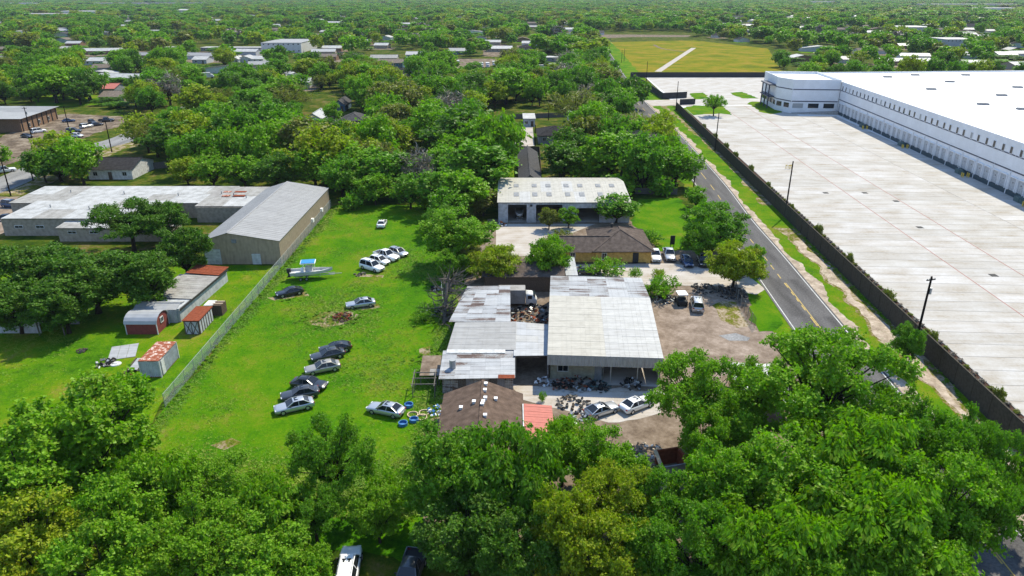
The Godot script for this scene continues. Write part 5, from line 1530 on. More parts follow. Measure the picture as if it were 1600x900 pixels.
	obj(ms, "outboard_motor", M["dark"], b)
	# utility cart with white roof
	b = thing("utility_cart", "black utility cart with a flat white roof on gravel", "cart", Vector3(28.19, 0, -108.28), .05)
	box_part("roof", M["white_plastic"], b, Vector3(0, 2.0, 0), Vector3(1.6, .1, 1.9))
	box_part("body", M["dark"], b, Vector3(0, .65, 0), Vector3(1.5, .6, 2.6))
	box_part("seat", M["dark"], b, Vector3(0, 1.05, .1), Vector3(1.3, .5, .5))
	var us := st()
	for k in [-1, 1]:
		for z in [-.85, .85]: bar(us, Vector3(k * .7, .8, z), Vector3(k * .7, 2.0, z), .06)
	obj(us, "roof_frame", M["dark"], b)
	for k in [-1, 1]:
		for z in [-.9, .9]:
			var t := st(); tube(t, Vector3(k * .55, .32, z), Vector3(k * .8, .32, z), .32, .32, 12)
			obj(t, "wheel", M["tyre"], b)

func ring(called: String, label: String, cat: String, at: Vector3, r: float, h: float, m: Material, floor_m: Material, grp: String) -> void:
	var o := thing(called, label, cat, at, 0, grp)
	var s := st()
	for i in 18:
		var e0 := Vector3(cos(TAU * i / 18), 0, sin(TAU * i / 18))
		var e1 := Vector3(cos(TAU * (i + 1) / 18), 0, sin(TAU * (i + 1) / 18))
		var up := Vector3(0, h, 0)
		quad(s, e0 * r, e0 * r + up, e1 * r + up, e1 * r)
		quad(s, e0 * r + up, e0 * r * .86 + up, e1 * r * .86 + up, e1 * r + up)
		quad(s, e0 * r * .86 + up, e0 * r * .84, e1 * r * .84, e1 * r * .86 + up)
	obj(s, "wall", m, o)
	if floor_m:
		s = st(); tube(s, Vector3(0, .02, 0), Vector3(0, .1, 0), r * .84, r * .84, 18)
		obj(s, "floor", floor_m, o)

func junk() -> void:
	for q in [Vector3(-12.94, 0, -76.56), Vector3(-11.87, 0, -73.24), Vector3(-13.08, 0, -72.42)]: ring("plastic_tub", "round blue plastic tub on the grass by the house", "tub", q, .55, .4, M["blue_plastic"], M["blue_plastic"], "blue tubs on the grass")
	for q in [Vector3(-12.19, 0, -74.51), Vector3(-10.83, 0, -74.94), Vector3(-11.03, 0, -73.94)]: ring("feed_ring", "tan hollow ring lying on the grass near tubs", "ring", q, .68, .2, M["rim_tan"], null, "tan rings on the grass")
	scrap_heap(Vector3(-9.45, 0, -75.38).x, Vector3(-9.45, 0, -75.38).z, 1.2, .8, 12, ["white_plastic", "blue_plastic"], "white cooler and blue crates beside brown house wall", "crates", 12)
	scrap_heap(Vector3(-26.97, 0, -102.74).x, Vector3(-26.97, 0, -102.74).z, 1.7, 1.1, 40, ["wood", "rust_sheet"], "reddish brown mound of broken timber in the field", "heap", 13)
	scrap_heap(Vector3(-13.03, 0, -105.19).x, Vector3(-13.03, 0, -105.19).z, 2.0, .6, 30, ["grey_wood", "pale_wall", "dark"], "strewn pale debris at the field's shed side", "debris", 14)
	scrap_heap(Vector3(-13.08, 0, -114.35).x, Vector3(-13.08, 0, -114.35).z, 1.3, .9, 12, ["galv_c", "dark"], "crumpled grey sheet metal under the dead tree", "scrap", 15)
	scrap_heap(Vector3(4.26, 0, -82.41).x, Vector3(4.26, 0, -82.41).z, 1.2, 1.0, 16, ["white_plastic", "pale_wall", "galv_b"], "pile of white sacks at the workshop corner", "sacks", 16)
	scrap_heap(Vector3(8.67, 0, -82.08).x, Vector3(8.67, 0, -82.08).z, 2.4, 1.3, 46, ["grey_wood", "steel", "rust_sheet"], "grey heap of scrap metal under the workshop fascia", "scrap", 17)
	scrap_heap(Vector3(6.34, 0, -81.58).x, Vector3(6.34, 0, -81.58).z, 1.5, 1.0, 26, ["dark", "steel", "rust_roof"], "dark heap of machine parts against the block wall", "scrap", 18)
	scrap_heap(Vector3(11.38, 0, -81.25).x, Vector3(11.38, 0, -81.25).z, 1.6, .8, 22, ["dark", "stair_green"], "dark green heap of parts before the workshop door", "scrap", 19)
	scrap_heap(Vector3(15.75, 0, -81.75).x, Vector3(15.75, 0, -81.75).z, 1.5, 1.2, 24, ["steel", "dark", "galv_b"], "bright scrap engines inside the open bay mouth", "scrap", 20)
	scrap_heap(Vector3(7.67, 0, -77.01).x, Vector3(7.67, 0, -77.01).z, 2.2, .7, 26, ["dark", "wood", "grey_wood"], "muddy heap of planks on the yard drive", "heap", 21)
	scrap_heap(Vector3(8.19, 0, -73.66).x, Vector3(8.19, 0, -73.66).z, 1.6, .8, 22, ["galv_b", "galv_c"], "heap of crumpled white sheets beside silver coupe", "heap", 22)
	scrap_heap(Vector3(3.1, 0, -103.95).x, Vector3(3.1, 0, -103.95).z, 4.2, .8, 70, ["dark", "grey_wood", "rust_sheet", "steel"], "dark strewn scrap between the two shed rows", "scrap", 23)
	scrap_heap(Vector3(37.62, 0, -112.92).x, Vector3(37.62, 0, -112.92).z, 3.0, .9, 50, ["dark", "grey_wood", "wood"], "brushwood and scrap pile under the yellow-green tree", "brush pile", 24)
	scrap_heap(Vector3(33.62, 0, -114.64).x, Vector3(33.62, 0, -114.64).z, 2.5, .7, 36, ["grey_wood", "dark"], "brushwood pile behind the silver sport utility", "brush pile", 25)
	scrap_heap(Vector3(25.46, 0, -110.15).x, Vector3(25.46, 0, -110.15).z, 2.0, .9, 30, ["dark", "steel"], "dark scrap under the bushes beside cream shed", "scrap", 26)
	scrap_heap(Vector3(15.08, 0, -66.29).x, Vector3(15.08, 0, -66.29).z, 2.4, .8, 24, ["pale_wall", "rim_tan", "grey_wood"], "pale broken boards heaped between the near trees", "boards", 27)
	scrap_heap(Vector3(-28.13, 0, -121.98).x, Vector3(-24.76, 0, -121.66).z, 1.1, .2, 10, ["grey_wood", "dark"], "flat dark planks beside the white sport utility", "planks", 28)
	scrap_heap(Vector3(-2.43, 0, -151.63).x, Vector3(-2.43, 0, -151.63).z, 1.4, 1.0, 18, ["orange", "dark", "white_plastic"], "coloured clutter beside the garage bay", "clutter", 29)
	scrap_heap(Vector3(6.55, 0, -154.99).x, Vector3(6.55, 0, -154.99).z, 1.3, 1.2, 12, ["white_plastic", "steel"], "white dinghy parts leaning by the garage pier", "clutter", 30)
	for q in [[480,158,31,"tan and rust clutter before the grey shack"],[500,152,32,"scattered building waste near the grey shack"],[620,162,33,"pale clutter heap deep in the wood"],[1010,292,34,"dark clutter behind the low grey fence"]]:
		pass
	var o := thing("red_brick_box", "broken red brick enclosure between the near trees", "enclosure", Vector3(17.26, 0, -63.63), .25)
	box_part("wall", M["rust_sheet"], o, Vector3(0, 1.0, -1.2), Vector3(2.6, 2.0, .2))
	box_part("wall", M["rust_sheet"], o, Vector3(1.3, 1.0, 0), Vector3(.2, 2.0, 2.4))
	box_part("wall", M["grey_wall"], o, Vector3(-.2, .8, 1.2), Vector3(2.4, 1.6, .2))
	box_part("plank", M["rim_tan"], o, Vector3(-1.4, 1.2, .2), Vector3(.4, .1, 3.4)).rotation.x = .5
	# timber frame beside the tin shed
	o = thing("open_pergola", "bare grey timber frame standing in shed's shadow", "frame", Vector3(-11.33, 0, -80.12), .03)
	var s := st()
	for x in [-1.4, 1.4]:
		for z in [-1.5, 0., 1.5]: bar(s, Vector3(x, 0, z), Vector3(x, 2.0, z), .1)
	obj(s, "posts", M["grey_wood"], o)
	for z in [-1.5, 0., 1.5]: box_part("beam", M["grey_wood"], o, Vector3(0, 2.0, z), Vector3(3.2, .1, .1))
	for x in [-1.4, 1.4]: box_part("rail", M["grey_wood"], o, Vector3(x, 2.08, 0), Vector3(.1, .1, 4.4))
	o = thing("low_lean_to", "low rusty-edged lean-to platform beside tin shed wall", "shed", Vector3(-10.92, 0, -84.12), .03)
	var rn := node("roof", o)
	roof_plane(rn, Vector3(-1.3, 1.6, 2.6), Vector3(1.3, 1.6, 2.6), Vector3(1.3, 1.8, -2.6), Vector3(-1.3, 1.8, -2.6), 2, 3, ["old_roof_b", "dirt"])
	for q in [[-1.2, 2.4], [1.2, 2.4], [-1.2, -2.4], [1.2, -2.4]]: box_part("post", M["grey_wood"], o, Vector3(q[0], .8, q[1]), Vector3(.12, 1.6, .12))
	# white canopy hidden among near trees by the road
	o = thing("carport", "white flat carport roof showing between the near trees", "carport", Vector3(30.78, 2.6, -78.91) * Vector3(1, 0, 1), -.07)
	rn = node("roof", o)
	roof_plane(rn, Vector3(-2.6, 2.5, 6.0), Vector3(4.0, 2.5, 6.0), Vector3(4.0, 2.7, -4.0), Vector3(-2.6, 2.7, -4.0), 4, 3, ["bright_roof"])
	for q in [[-2.3, 5.6], [3.7, 5.6], [-2.3, -3.6], [3.7, -3.6]]: box_part("post", M["steel"], o, Vector3(q[0], 1.25, q[1]), Vector3(.1, 2.5, .1))
	# dead tree fallen over the rusty shed
	o = thing("fallen_tree", "dead grey tree fallen across the rusty tin roof", "tree", Vector3(-10.66, 0, -100.84))
	var r := RandomNumberGenerator.new(); r.seed = 11
	s = st()
	tube(s, Vector3(0, 0, 0), Vector3(.3, 5.2, -4), .32, .22, 7)
	obj(s, "trunk", M["dead_bark"], o)
	var bs := st()
	for i in 84:
		var t := r.randf()
		var a := Vector3(.3 * t, 5.2 * t, -4 * t).lerp(Vector3(1.5, 4.8, -9), maxf(t - .6, 0))
		var d := Vector3(r.randfn() + .5, r.randfn() * .5 + .1, r.randfn() - .5).normalized() * r.randf_range(1.2, 4.2)
		var m := a + d * .5 + Vector3(r.randfn(), r.randfn(), r.randfn()) * .25
		if m.y < .3: m.y = .3
		var e := a + d
		if e.y < .2: e.y = .2
		tube(bs, a, m, .13, .09, 4); tube(bs, m, e, .09, .03, 4)
		for k in 3: tube(bs, m.lerp(e, r.randf()), e + Vector3(r.randfn(), absf(r.randfn()), r.randfn()) * .7, .05, .02, 3)
	obj(bs, "branches", M["dead_bark"], o)

const NEAR_MARKS := [
	["near the end of the chain-link fence", Vector3(-42.91, 0, -75.82)], ["near the green field's near edge", Vector3(-26.28, 0, -63.08)], ["near the white sport utility in shade", Vector3(-14.99, 0, -49.26)], ["near the dark pickup in shade", Vector3(-8.74, 0, -50.04)],
	["near the brown shingled house", Vector3(-4.38, 0, -67.74)], ["near the red porch", Vector3(3.55, 0, -65.35)], ["near the silver coupe's drive", Vector3(9.63, 0, -68.99)], ["near the broken red brick enclosure", Vector3(16.7, 0, -60.92)],
	["near the workshop's gravel lot", Vector3(22.33, 0, -75.82)], ["near the white carport", Vector3(30.31, 0, -75.82)], ["near the road's hidden stretch", Vector3(45.09, 0, -70.28)], ["near the boundary wall's verge", Vector3(49.84, 0, -60.92)], ["deep in the belt below the brick enclosure", Vector3(16.32, 0, -50.04)], ["deep in the belt below the carport", Vector3(27.75, 0, -52.47)], ["on the corner of the mown lawn", Vector3(-49.84, 0, -60.92)], ["deep in the belt below the chain-link fence", Vector3(-33.81, 0, -50.04)],
]
const FAR_MARKS := [
	["behind the tan metal building", Vector3(-52, 0, -178)], ["behind the wide white roof", Vector3(-95, 0, -182)], ["beside the dark roofed house with white gable", Vector3(-120, 0, -205)], ["behind the field's wooded end", Vector3(-26, 0, -185)],
	["beside the narrow grey outbuilding", Vector3(2, 0, -205)], ["behind the long white garage", Vector3(25, 0, -190)], ["along the road's verge", Vector3(48, 0, -230)], ["beside the house with the concrete drive", Vector3(5, 0, -265)],
	["beside the grey hip roofed house", Vector3(-62, 0, -275)], ["beside the pale blue metal roof", Vector3(-85, 0, -285)], ["along the side road's bend", Vector3(-130, 0, -270)], ["near the brick building's lot", Vector3(-165, 0, -255)], ["in the middle of the wood", Vector3(-40, 0, -235)], ["in the wood's hollow behind white roofs", Vector3(-85, 0, -225)],
]

func beside(x: float, z: float, marks: Array) -> String:
	var best: Array = marks[0]
	for m in marks:
		if Vector3(x, 0, z).distance_to(m[1]) < Vector3(x, 0, z).distance_to(best[1]): best = m
	return best[0]

func near_trees() -> void:
	var g := "trees of the near belt"
	for q in [
		[-40.91, -57.1, 7.63, 15, 0, 0, "huge bright green tree at the chain-link fence's end"],
		[-42.59, -51.02, 5.08, 13, 1, 0, ""], [-38.76, -45.26, 5.46, 11, 0, 3, ""], [-33.69, -49.11, 4.69, 11, 0, 0, ""], [-32.41, -53.31, 4.13, 10, 3, 0, ""],
		[-31.78, -43.1, 4.79, 10, 0, 0, ""], [-26.77, -46.57, 4.82, 9, 2, 0, ""], [-27.53, -53.9, 4.49, 8, 2, 0, ""], [-21.9, -51.24, 4.03, 8, 3, 0, ""], [-20.58, -45.39, 4.48, 8, 0, 0, ""], [-18.11, -51.96, 3.21, 7, 2, 1, ""],
		[-17.58, -56.87, 4.44, 11, 2, 1, "feathery dark-stemmed tree at the field's near edge"],
		[-12.44, -52.67, 2.67, 6, 0, 0, ""], [-17.06, -45.57, 2.67, 6, 0, 0, ""], [-12.63, -57.12, 2.84, 5, 5, 0, ""],
		[-5.62, -54.09, 5.33, 12, 0, 1, "broad drooping dark tree hiding the brown house corner"], [0, -52.76, 5.22, 12.5, 3, 1, ""], [-3.84, -48.1, 4.66, 9, 0, 2, ""], [5.26, -60.97, 3.29, 8, 3, 0, ""],
		[4.02, -47.13, 3.32, 11, 0, 3, ""], [9.14, -57.99, 3.78, 9, 0, 0, ""], [9.08, -50.66, 4.25, 10, 2, 3, ""], [0.53, -45.83, 3.7, 9, 0, 2, ""], [7.33, -45.11, 3.66, 9, 0, 3, ""], [11.27, -46.48, 3.22, 8, 0, 1, ""],
		[13.81, -51.38, 3.45, 9, 0, 1, ""], [20.25, -68.37, 5.54, 12, 2, 0, "open light green tree beside the workshop corner"], [20.05, -61.23, 3.16, 9, 0, 0, ""],
		[33.31, -65.66, 8.5, 16, 2, 0, "great spreading tree with dark limbs over the road"], [28.53, -70.38, 4.02, 10, 2, 0, ""], [24.04, -64.76, 4.12, 9, 0, 0, ""],
		[18.89, -51.79, 4.58, 12, 0, 0, ""], [15.43, -44.54, 4.37, 11, 2, 1, ""], [24.26, -51.02, 6.21, 13, 0, 0, ""], [20.55, -43.21, 5.51, 12, 3, 0, ""], [31.53, -54.73, 6.54, 13, 3, 0, ""],
		[28.96, -45.39, 6.21, 13, 3, 0, ""], [40.35, -57.58, 4.66, 12, 2, 1, ""], [36.38, -48.49, 5.16, 13, 0, 0, ""], [45.34, -56.36, 3.68, 11, 2, 1, ""], [31.32, -42.49, 4.47, 11, 0, 0, ""], [40.87, -49.11, 3.59, 11, 2, 1, ""], [24.59, -41.83, 4.43, 11, 0, 0, ""], [47.22, -54.07, 2.39, 9, 2, 0, ""],
		[44.09, -58.43, 3.46, 11, 2, 1, ""], [40.89, -65.07, 3.44, 10, 2, 0, ""],
	]: plant(q[0], q[1], q[2], q[3], q[4], q[5], 0, q[6] if q[6] else "%s %s %s" % [TINT[q[5]], FORM[q[4]], beside(q[0], q[1], NEAR_MARKS)], g)
	g = "trees round the yards"
	for q in [
		[-77.34, -107.48, 8.1, 11, 0, 2, "dark green oak over the shaded open shed"], [-66.97, -104.66, 8.12, 11, 0, 2, "dark green oak in the middle of the oak group"], [-59.7, -106.17, 6.38, 10, 0, 2, "dark green oak behind the long low shed"],
		[-75.38, -133.68, 8.17, 11, 2, 2, "dark oak in front of the wide white roof"], [-59.02, -120.19, 5.16, 10, 0, 2, "dark oak beside the tan building's door"], [-74.68, -97.28, 5.74, 9, 0, 2, "dark oak over the shed's end"], [-67.5, -97.28, 5.74, 9, 0, 2, "low dark oak shading the mown lawn"], [-71.09, -137.79, 5.82, 10, 0, 2, "dark oak near the rusty roof patches"],
		[-123.65, -191.13, 8.16, 10, 0, 2, "big lone oak between the white roof and road"],
		[-10.55, -126.82, 7.19, 11, 0, 0, "green tree at the field's edge near the drive"], [-8.57, -171.18, 9.04, 16, 1, 1, "tall green tree rising behind the concrete drive"], [-14.83, -143.7, 4.04, 7, 0, 1, "low green tree at the wooded field corner"], [-10.88, -119.09, 3.44, 6, 0, 0, "low green tree between field and willow"], [-13.98, -150.26, 4.75, 9, 0, 1, "green tree at the drive's wooded corner"],
		[-3.14, -116.67, 4.94, 7.5, 3, 3, "yellow-green willow beside the dark timber shed"], [-7.69, -123.4, 2.6, 5, 3, 4, "small olive bush tree beside willow"],
		[6.57, -118.31, 4.31, 8.5, 3, 0, "slender green tree before the pale lean-to"], [8.08, -148.58, 2.51, 5, 3, 4, "small olive tree before the middle garage bay"], [12.47, -149.55, 2.52, 5, 0, 0, "small bright green tree before the third garage bay"],
		[23.46, -153.47, 5.29, 6.5, 0, 1, "round green tree at the garage's end"], [10.03, -141.34, 2.14, 2.4, 5, 4, "dry olive bush beside yellow house gable"],
		[16.94, -121.28, 2.92, 3.6, 5, 0, "round bright bush before the yellow house"], [22.21, -119.59, 1.04, 2.4, 5, 0, "small green bush on the concrete parking"], [27.66, -138.98, 2.63, 3, 5, 1, "dark bush at the yellow house corner"],
		[25.51, -111.44, 2.39, 4, 5, 0, "large leafed bush beside the cream shed"], [23.47, -111.76, 1.75, 2.4, 5, 0, "low bush against the cream shed"], [26.68, -119.88, 1.16, 2, 5, 3, "small yellowish bush on the parking edge"],
		[40.19, -134.34, 6.82, 10, 3, 1, "feathery green tree leaning toward the road"], [38.73, -115.06, 5.31, 8.5, 3, 3, "yellow-green feathery tree by the yard gate"], [44.15, -121.08, 2.56, 6, 0, 0, "small bright tree touching the road edge"], [36.51, -129.18, 3.92, 8, 3, 1, "feathery green tree behind the blue car"],
		[44.17, -186.85, 7.47, 11, 0, 0, "round bright tree at the road's edge beyond lawn"], [36.48, -196.57, 7.47, 11, 0, 0, "bright tree behind the low grey fence"], [27.66, -196.86, 6.42, 10, 0, 1, "mid green tree behind the garage roof"], [43.99, -164.9, 2.9, 5.5, 0, 0, "small bright roadside tree beside the lawn"], [44.71, -157.11, 2.35, 4, 5, 1, "roadside bush beside the lawn"],
		[21.07, -192.4, 5.97, 6, 5, 0, "sprawling bright bush behind the garage roof"], [15.82, -204.79, 4.84, 5, 5, 0, "bright bush beside the brush pile"], [27.9, -178.45, 4.92, 5, 5, 0, "low bright bush along the garage's rear"], [38.19, -176.47, 3.57, 5, 5, 1, "bush by the low grey fence end"],
		[23.87, -270.52, 10.74, 15, 4, 4, "bare limbed olive tree behind the dark roofed house"], [23.62, -230.04, 8.63, 13, 2, 4, "open olive tree beside the narrow outbuilding"], [40.66, -246.57, 9.89, 10, 4, 4, "leafless olive tree beside the road"], [47.28, -228.45, 5.34, 6, 5, 0, "bright bush along the road verge"], [16.46, -228.37, 4.11, 5, 0, 4, "olive tree before the dark roofed house"], [0, -256.67, 4.12, 6, 0, 1, "small dark tree before the grey roofed house"],
		[84.45, -302.45, 5.06, 9.5, 2, 0, "slender young tree inside the boundary wall"], [54.45, -87.13, 2.63, 6.5, 0, 1, "bushy twin-stemmed tree on the road verge"],
		[-6.63, -158.78, 4.42, 7, 0, 4, "olive tree at the concrete drive's corner"], [-10.8, -155.97, 5.76, 12, 1, 0, "bright green tree behind the field corner"], [-16.34, -161.17, 5.64, 11, 1, 1, "green tree in the field's far corner"],
		[-23.39, -176.8, 4.84, 12, 4, 5, "bare grey tree above the field's far corner"], [-92.74, -306.21, 10.75, 13, 4, 4, "bare olive tree with tall limbs in the wood"], [-111.49, -222.19, 6.37, 12, 4, 4, "thin bare tree beside the side road"], [-40.49, -185.67, 7.59, 12, 1, 0, "tall green tree at the field's wooded end"], [-30.65, -176.8, 6.78, 12, 1, 1, "tall mid green tree at the field's wooded end"],
		[-42.94, -173.82, 6.04, 11, 0, 1, "green tree behind the tan building"], [-33.32, -168.17, 4.96, 8, 0, 0, "lower green tree at the field's wooded end"], [-24.29, -164.63, 5.16, 9, 0, 1, "low dark tree at the field's far edge"], [-51.32, -181.88, 5.96, 12, 1, 0, "bright tree behind the tan building's roof"], [-61.44, -182, 5.98, 10, 0, 2, "dark tree beside the tan building's roof"], [-70.74, -184.6, 5.73, 9, 0, 0, "bright tree behind the rusty annexe"], [-79.16, -184.6, 5.73, 9, 0, 0, "bright tree behind the white roof's end"], [-87.11, -187.2, 4.78, 8, 0, 3, "lime tree behind the white roof"], [-20.71, -165.31, 2.76, 4, 5, 0, "bush at the field's far edge"], [-38.42, -164.17, 2.74, 4, 5, 1, "bush beside the tan building's corner"],
		[-14.16, -101.87, 1.42, 1.6, 5, 0, "weedy bush at the tin shed's side"], [-13.31, -105.34, 1.66, 1.6, 5, 1, "weeds beside the strewn debris"], [5.88, -71.14, 1.51, 2, 5, 0, "low green bush by the red porch"], [3.8, -77.58, 0.49, 1.6, 5, 0, "potted green plant on the concrete"], [6.14, -67.37, 2.17, 2.6, 5, 3, "lime bush below the red porch"], [9.27, -69.63, 1.63, 2.2, 5, 0, "bush behind the silver coupe"],
	]: plant(q[0], q[1], q[2], q[3], q[4], q[5], 0 if -q[1] < 150 else 1, q[6], g)
	for i in 34:   # the row of trees standing behind the warehouse
		var x := 165.0 + i * 9.5 + rng.randf_range(-2, 2)
		var z := -402.0 - rng.randf_range(0, 22) - i * .6
		plant(x, z, rng.randf_range(5.5, 8.0), rng.randf_range(11, 17), [0, 1, 0][i % 3], [0, 1, 3, 1, 2][(i * 7) % 5], 1, "%s %s in the row behind the white warehouse" % [TINT[[0, 1, 3, 1, 2][(i * 7) % 5]], FORM[[0, 1, 0][i % 3]]], "trees behind the warehouse")
	var k := 0
	for q in [Vector3(77.88, 0, -267.89), Vector3(75.55, 0, -246.97), Vector3(73.84, 0, -229.88), Vector3(73.27, 0, -216.63), Vector3(70.66, 0, -197.67), Vector3(70.33, 0, -180.23), Vector3(68.63, 0, -160.03), Vector3(67.63, 0, -141.84), Vector3(65.96, 0, -124.61), Vector3(64.65, 0, -107.75), Vector3(63.43, 0, -92.56), Vector3(62.05, 0, -75.82)]:
		var x := wx(q.z) + 2.0
		plant(x, q.z, rng.randf_range(.7, 1.1), rng.randf_range(2.6, 3.6), 3, 4, 1, "thin young tree in the planting strip inside the wall", "young trees in the planting strip", "sapling")
	for i in 70:
		var z := -52.0 - i * 1.9
		var b := thing("clipped_bush", "small brown bush in the mulch strip beside court kerb", "bush", Vector3(wx(z) + 3.95, .1, z), rng.randf() * TAU, "small bushes in the mulch strip")
		var p := proto(5, 2, 0)
		share(p.trunk, "stem", M["bark"], b, Vector3.ZERO, Basis.from_scale(Vector3.ONE * .2))
		share(p.crown, "foliage", M["leaf5"] if i % 3 else M["leaf4"], b, Vector3.ZERO, Basis.from_scale(Vector3(.2, .22, .2)))

# open ground where no wood grows
const OPEN := [
	[Vector2(-49.03, -48.5), Vector2(-143.33, -180.23), Vector2(-146.13, -208), Vector2(-123.33, -180.23), Vector2(-98.04, -190.34), Vector2(-104.38, -208), Vector2(-90.59, -197.67), Vector2(-66.53, -190.34), Vector2(-46.67, -180.23), Vector2(-18.33, -180.23), Vector2(-6.08, -162.67), Vector2(-3.2, -236.03), Vector2(10.66, -236.03), Vector2(9.63, -190.34), Vector2(33.27, -190.34), Vector2(32.81, -177.07), Vector2(45.83, -180.23), Vector2(49.42, -238.15), Vector2(63.03, -453.26), Vector2(94.86, -824.2), Vector2(215.42, -872.44), Vector2(254.22, -674.12), Vector2(174.75, -492.06), Vector2(200.62, -471.9), Vector2(377.41, -483.8), Vector2(51.31, -48.5)],
	[Vector2(-163.21, -208), Vector2(-245.71, -323.25), Vector2(-215.17, -339.03), Vector2(-171.42, -323.25), Vector2(-151.77, -297.11), Vector2(-142.58, -267.89), Vector2(-135.56, -223.08), Vector2(-140.43, -208)],
	[Vector2(-140.63, -232.92), Vector2(-124.63, -232.92), Vector2(-108.94, -199.97), Vector2(-120.48, -197.67)],
	[Vector2(-11.43, -323.25), Vector2(32.35, -327.06), Vector2(24.05, -255.2), Vector2(8.52, -236.03), Vector2(-1.07, -236.03), Vector2(-8.02, -255.2)],
	[Vector2(-161.38, -518.54), Vector2(-124.8, -604.71), Vector2(-84.9, -617.46), Vector2(-52, -604.71), Vector2(-44.69, -468.05), Vector2(-69.33, -500.59), Vector2(-100.64, -483.8), Vector2(-118.85, -426.22), Vector2(-132.84, -435.99)],
	[Vector2(-55, -580.68), Vector2(0, -592.46), Vector2(5.03, -483.8), Vector2(-44.69, -468.05)],
	[Vector2(-26, -674.12), Vector2(8.67, -674.12), Vector2(7.5, -580.68), Vector2(-22.94, -592.46)],
	[Vector2(109.03, -987.59), Vector2(243.22, -987.59), Vector2(196.75, -824.2), Vector2(92.37, -801.98)],
	[Vector2(-111.43, -385.66), Vector2(-89.14, -385.66), Vector2(-67.14, -323.25), Vector2(-58.19, -277.48), Vector2(-84.12, -286.23)],
	[Vector2(-127.17, -659.03), Vector2(-80.89, -674.12), Vector2(-70, -580.68), Vector2(-112.5, -580.68)],
]

func is_open(p: Vector2) -> bool:
	for poly in OPEN:
		if Geometry2D.is_point_in_polygon(p, PackedVector2Array(poly)): return true
	return false

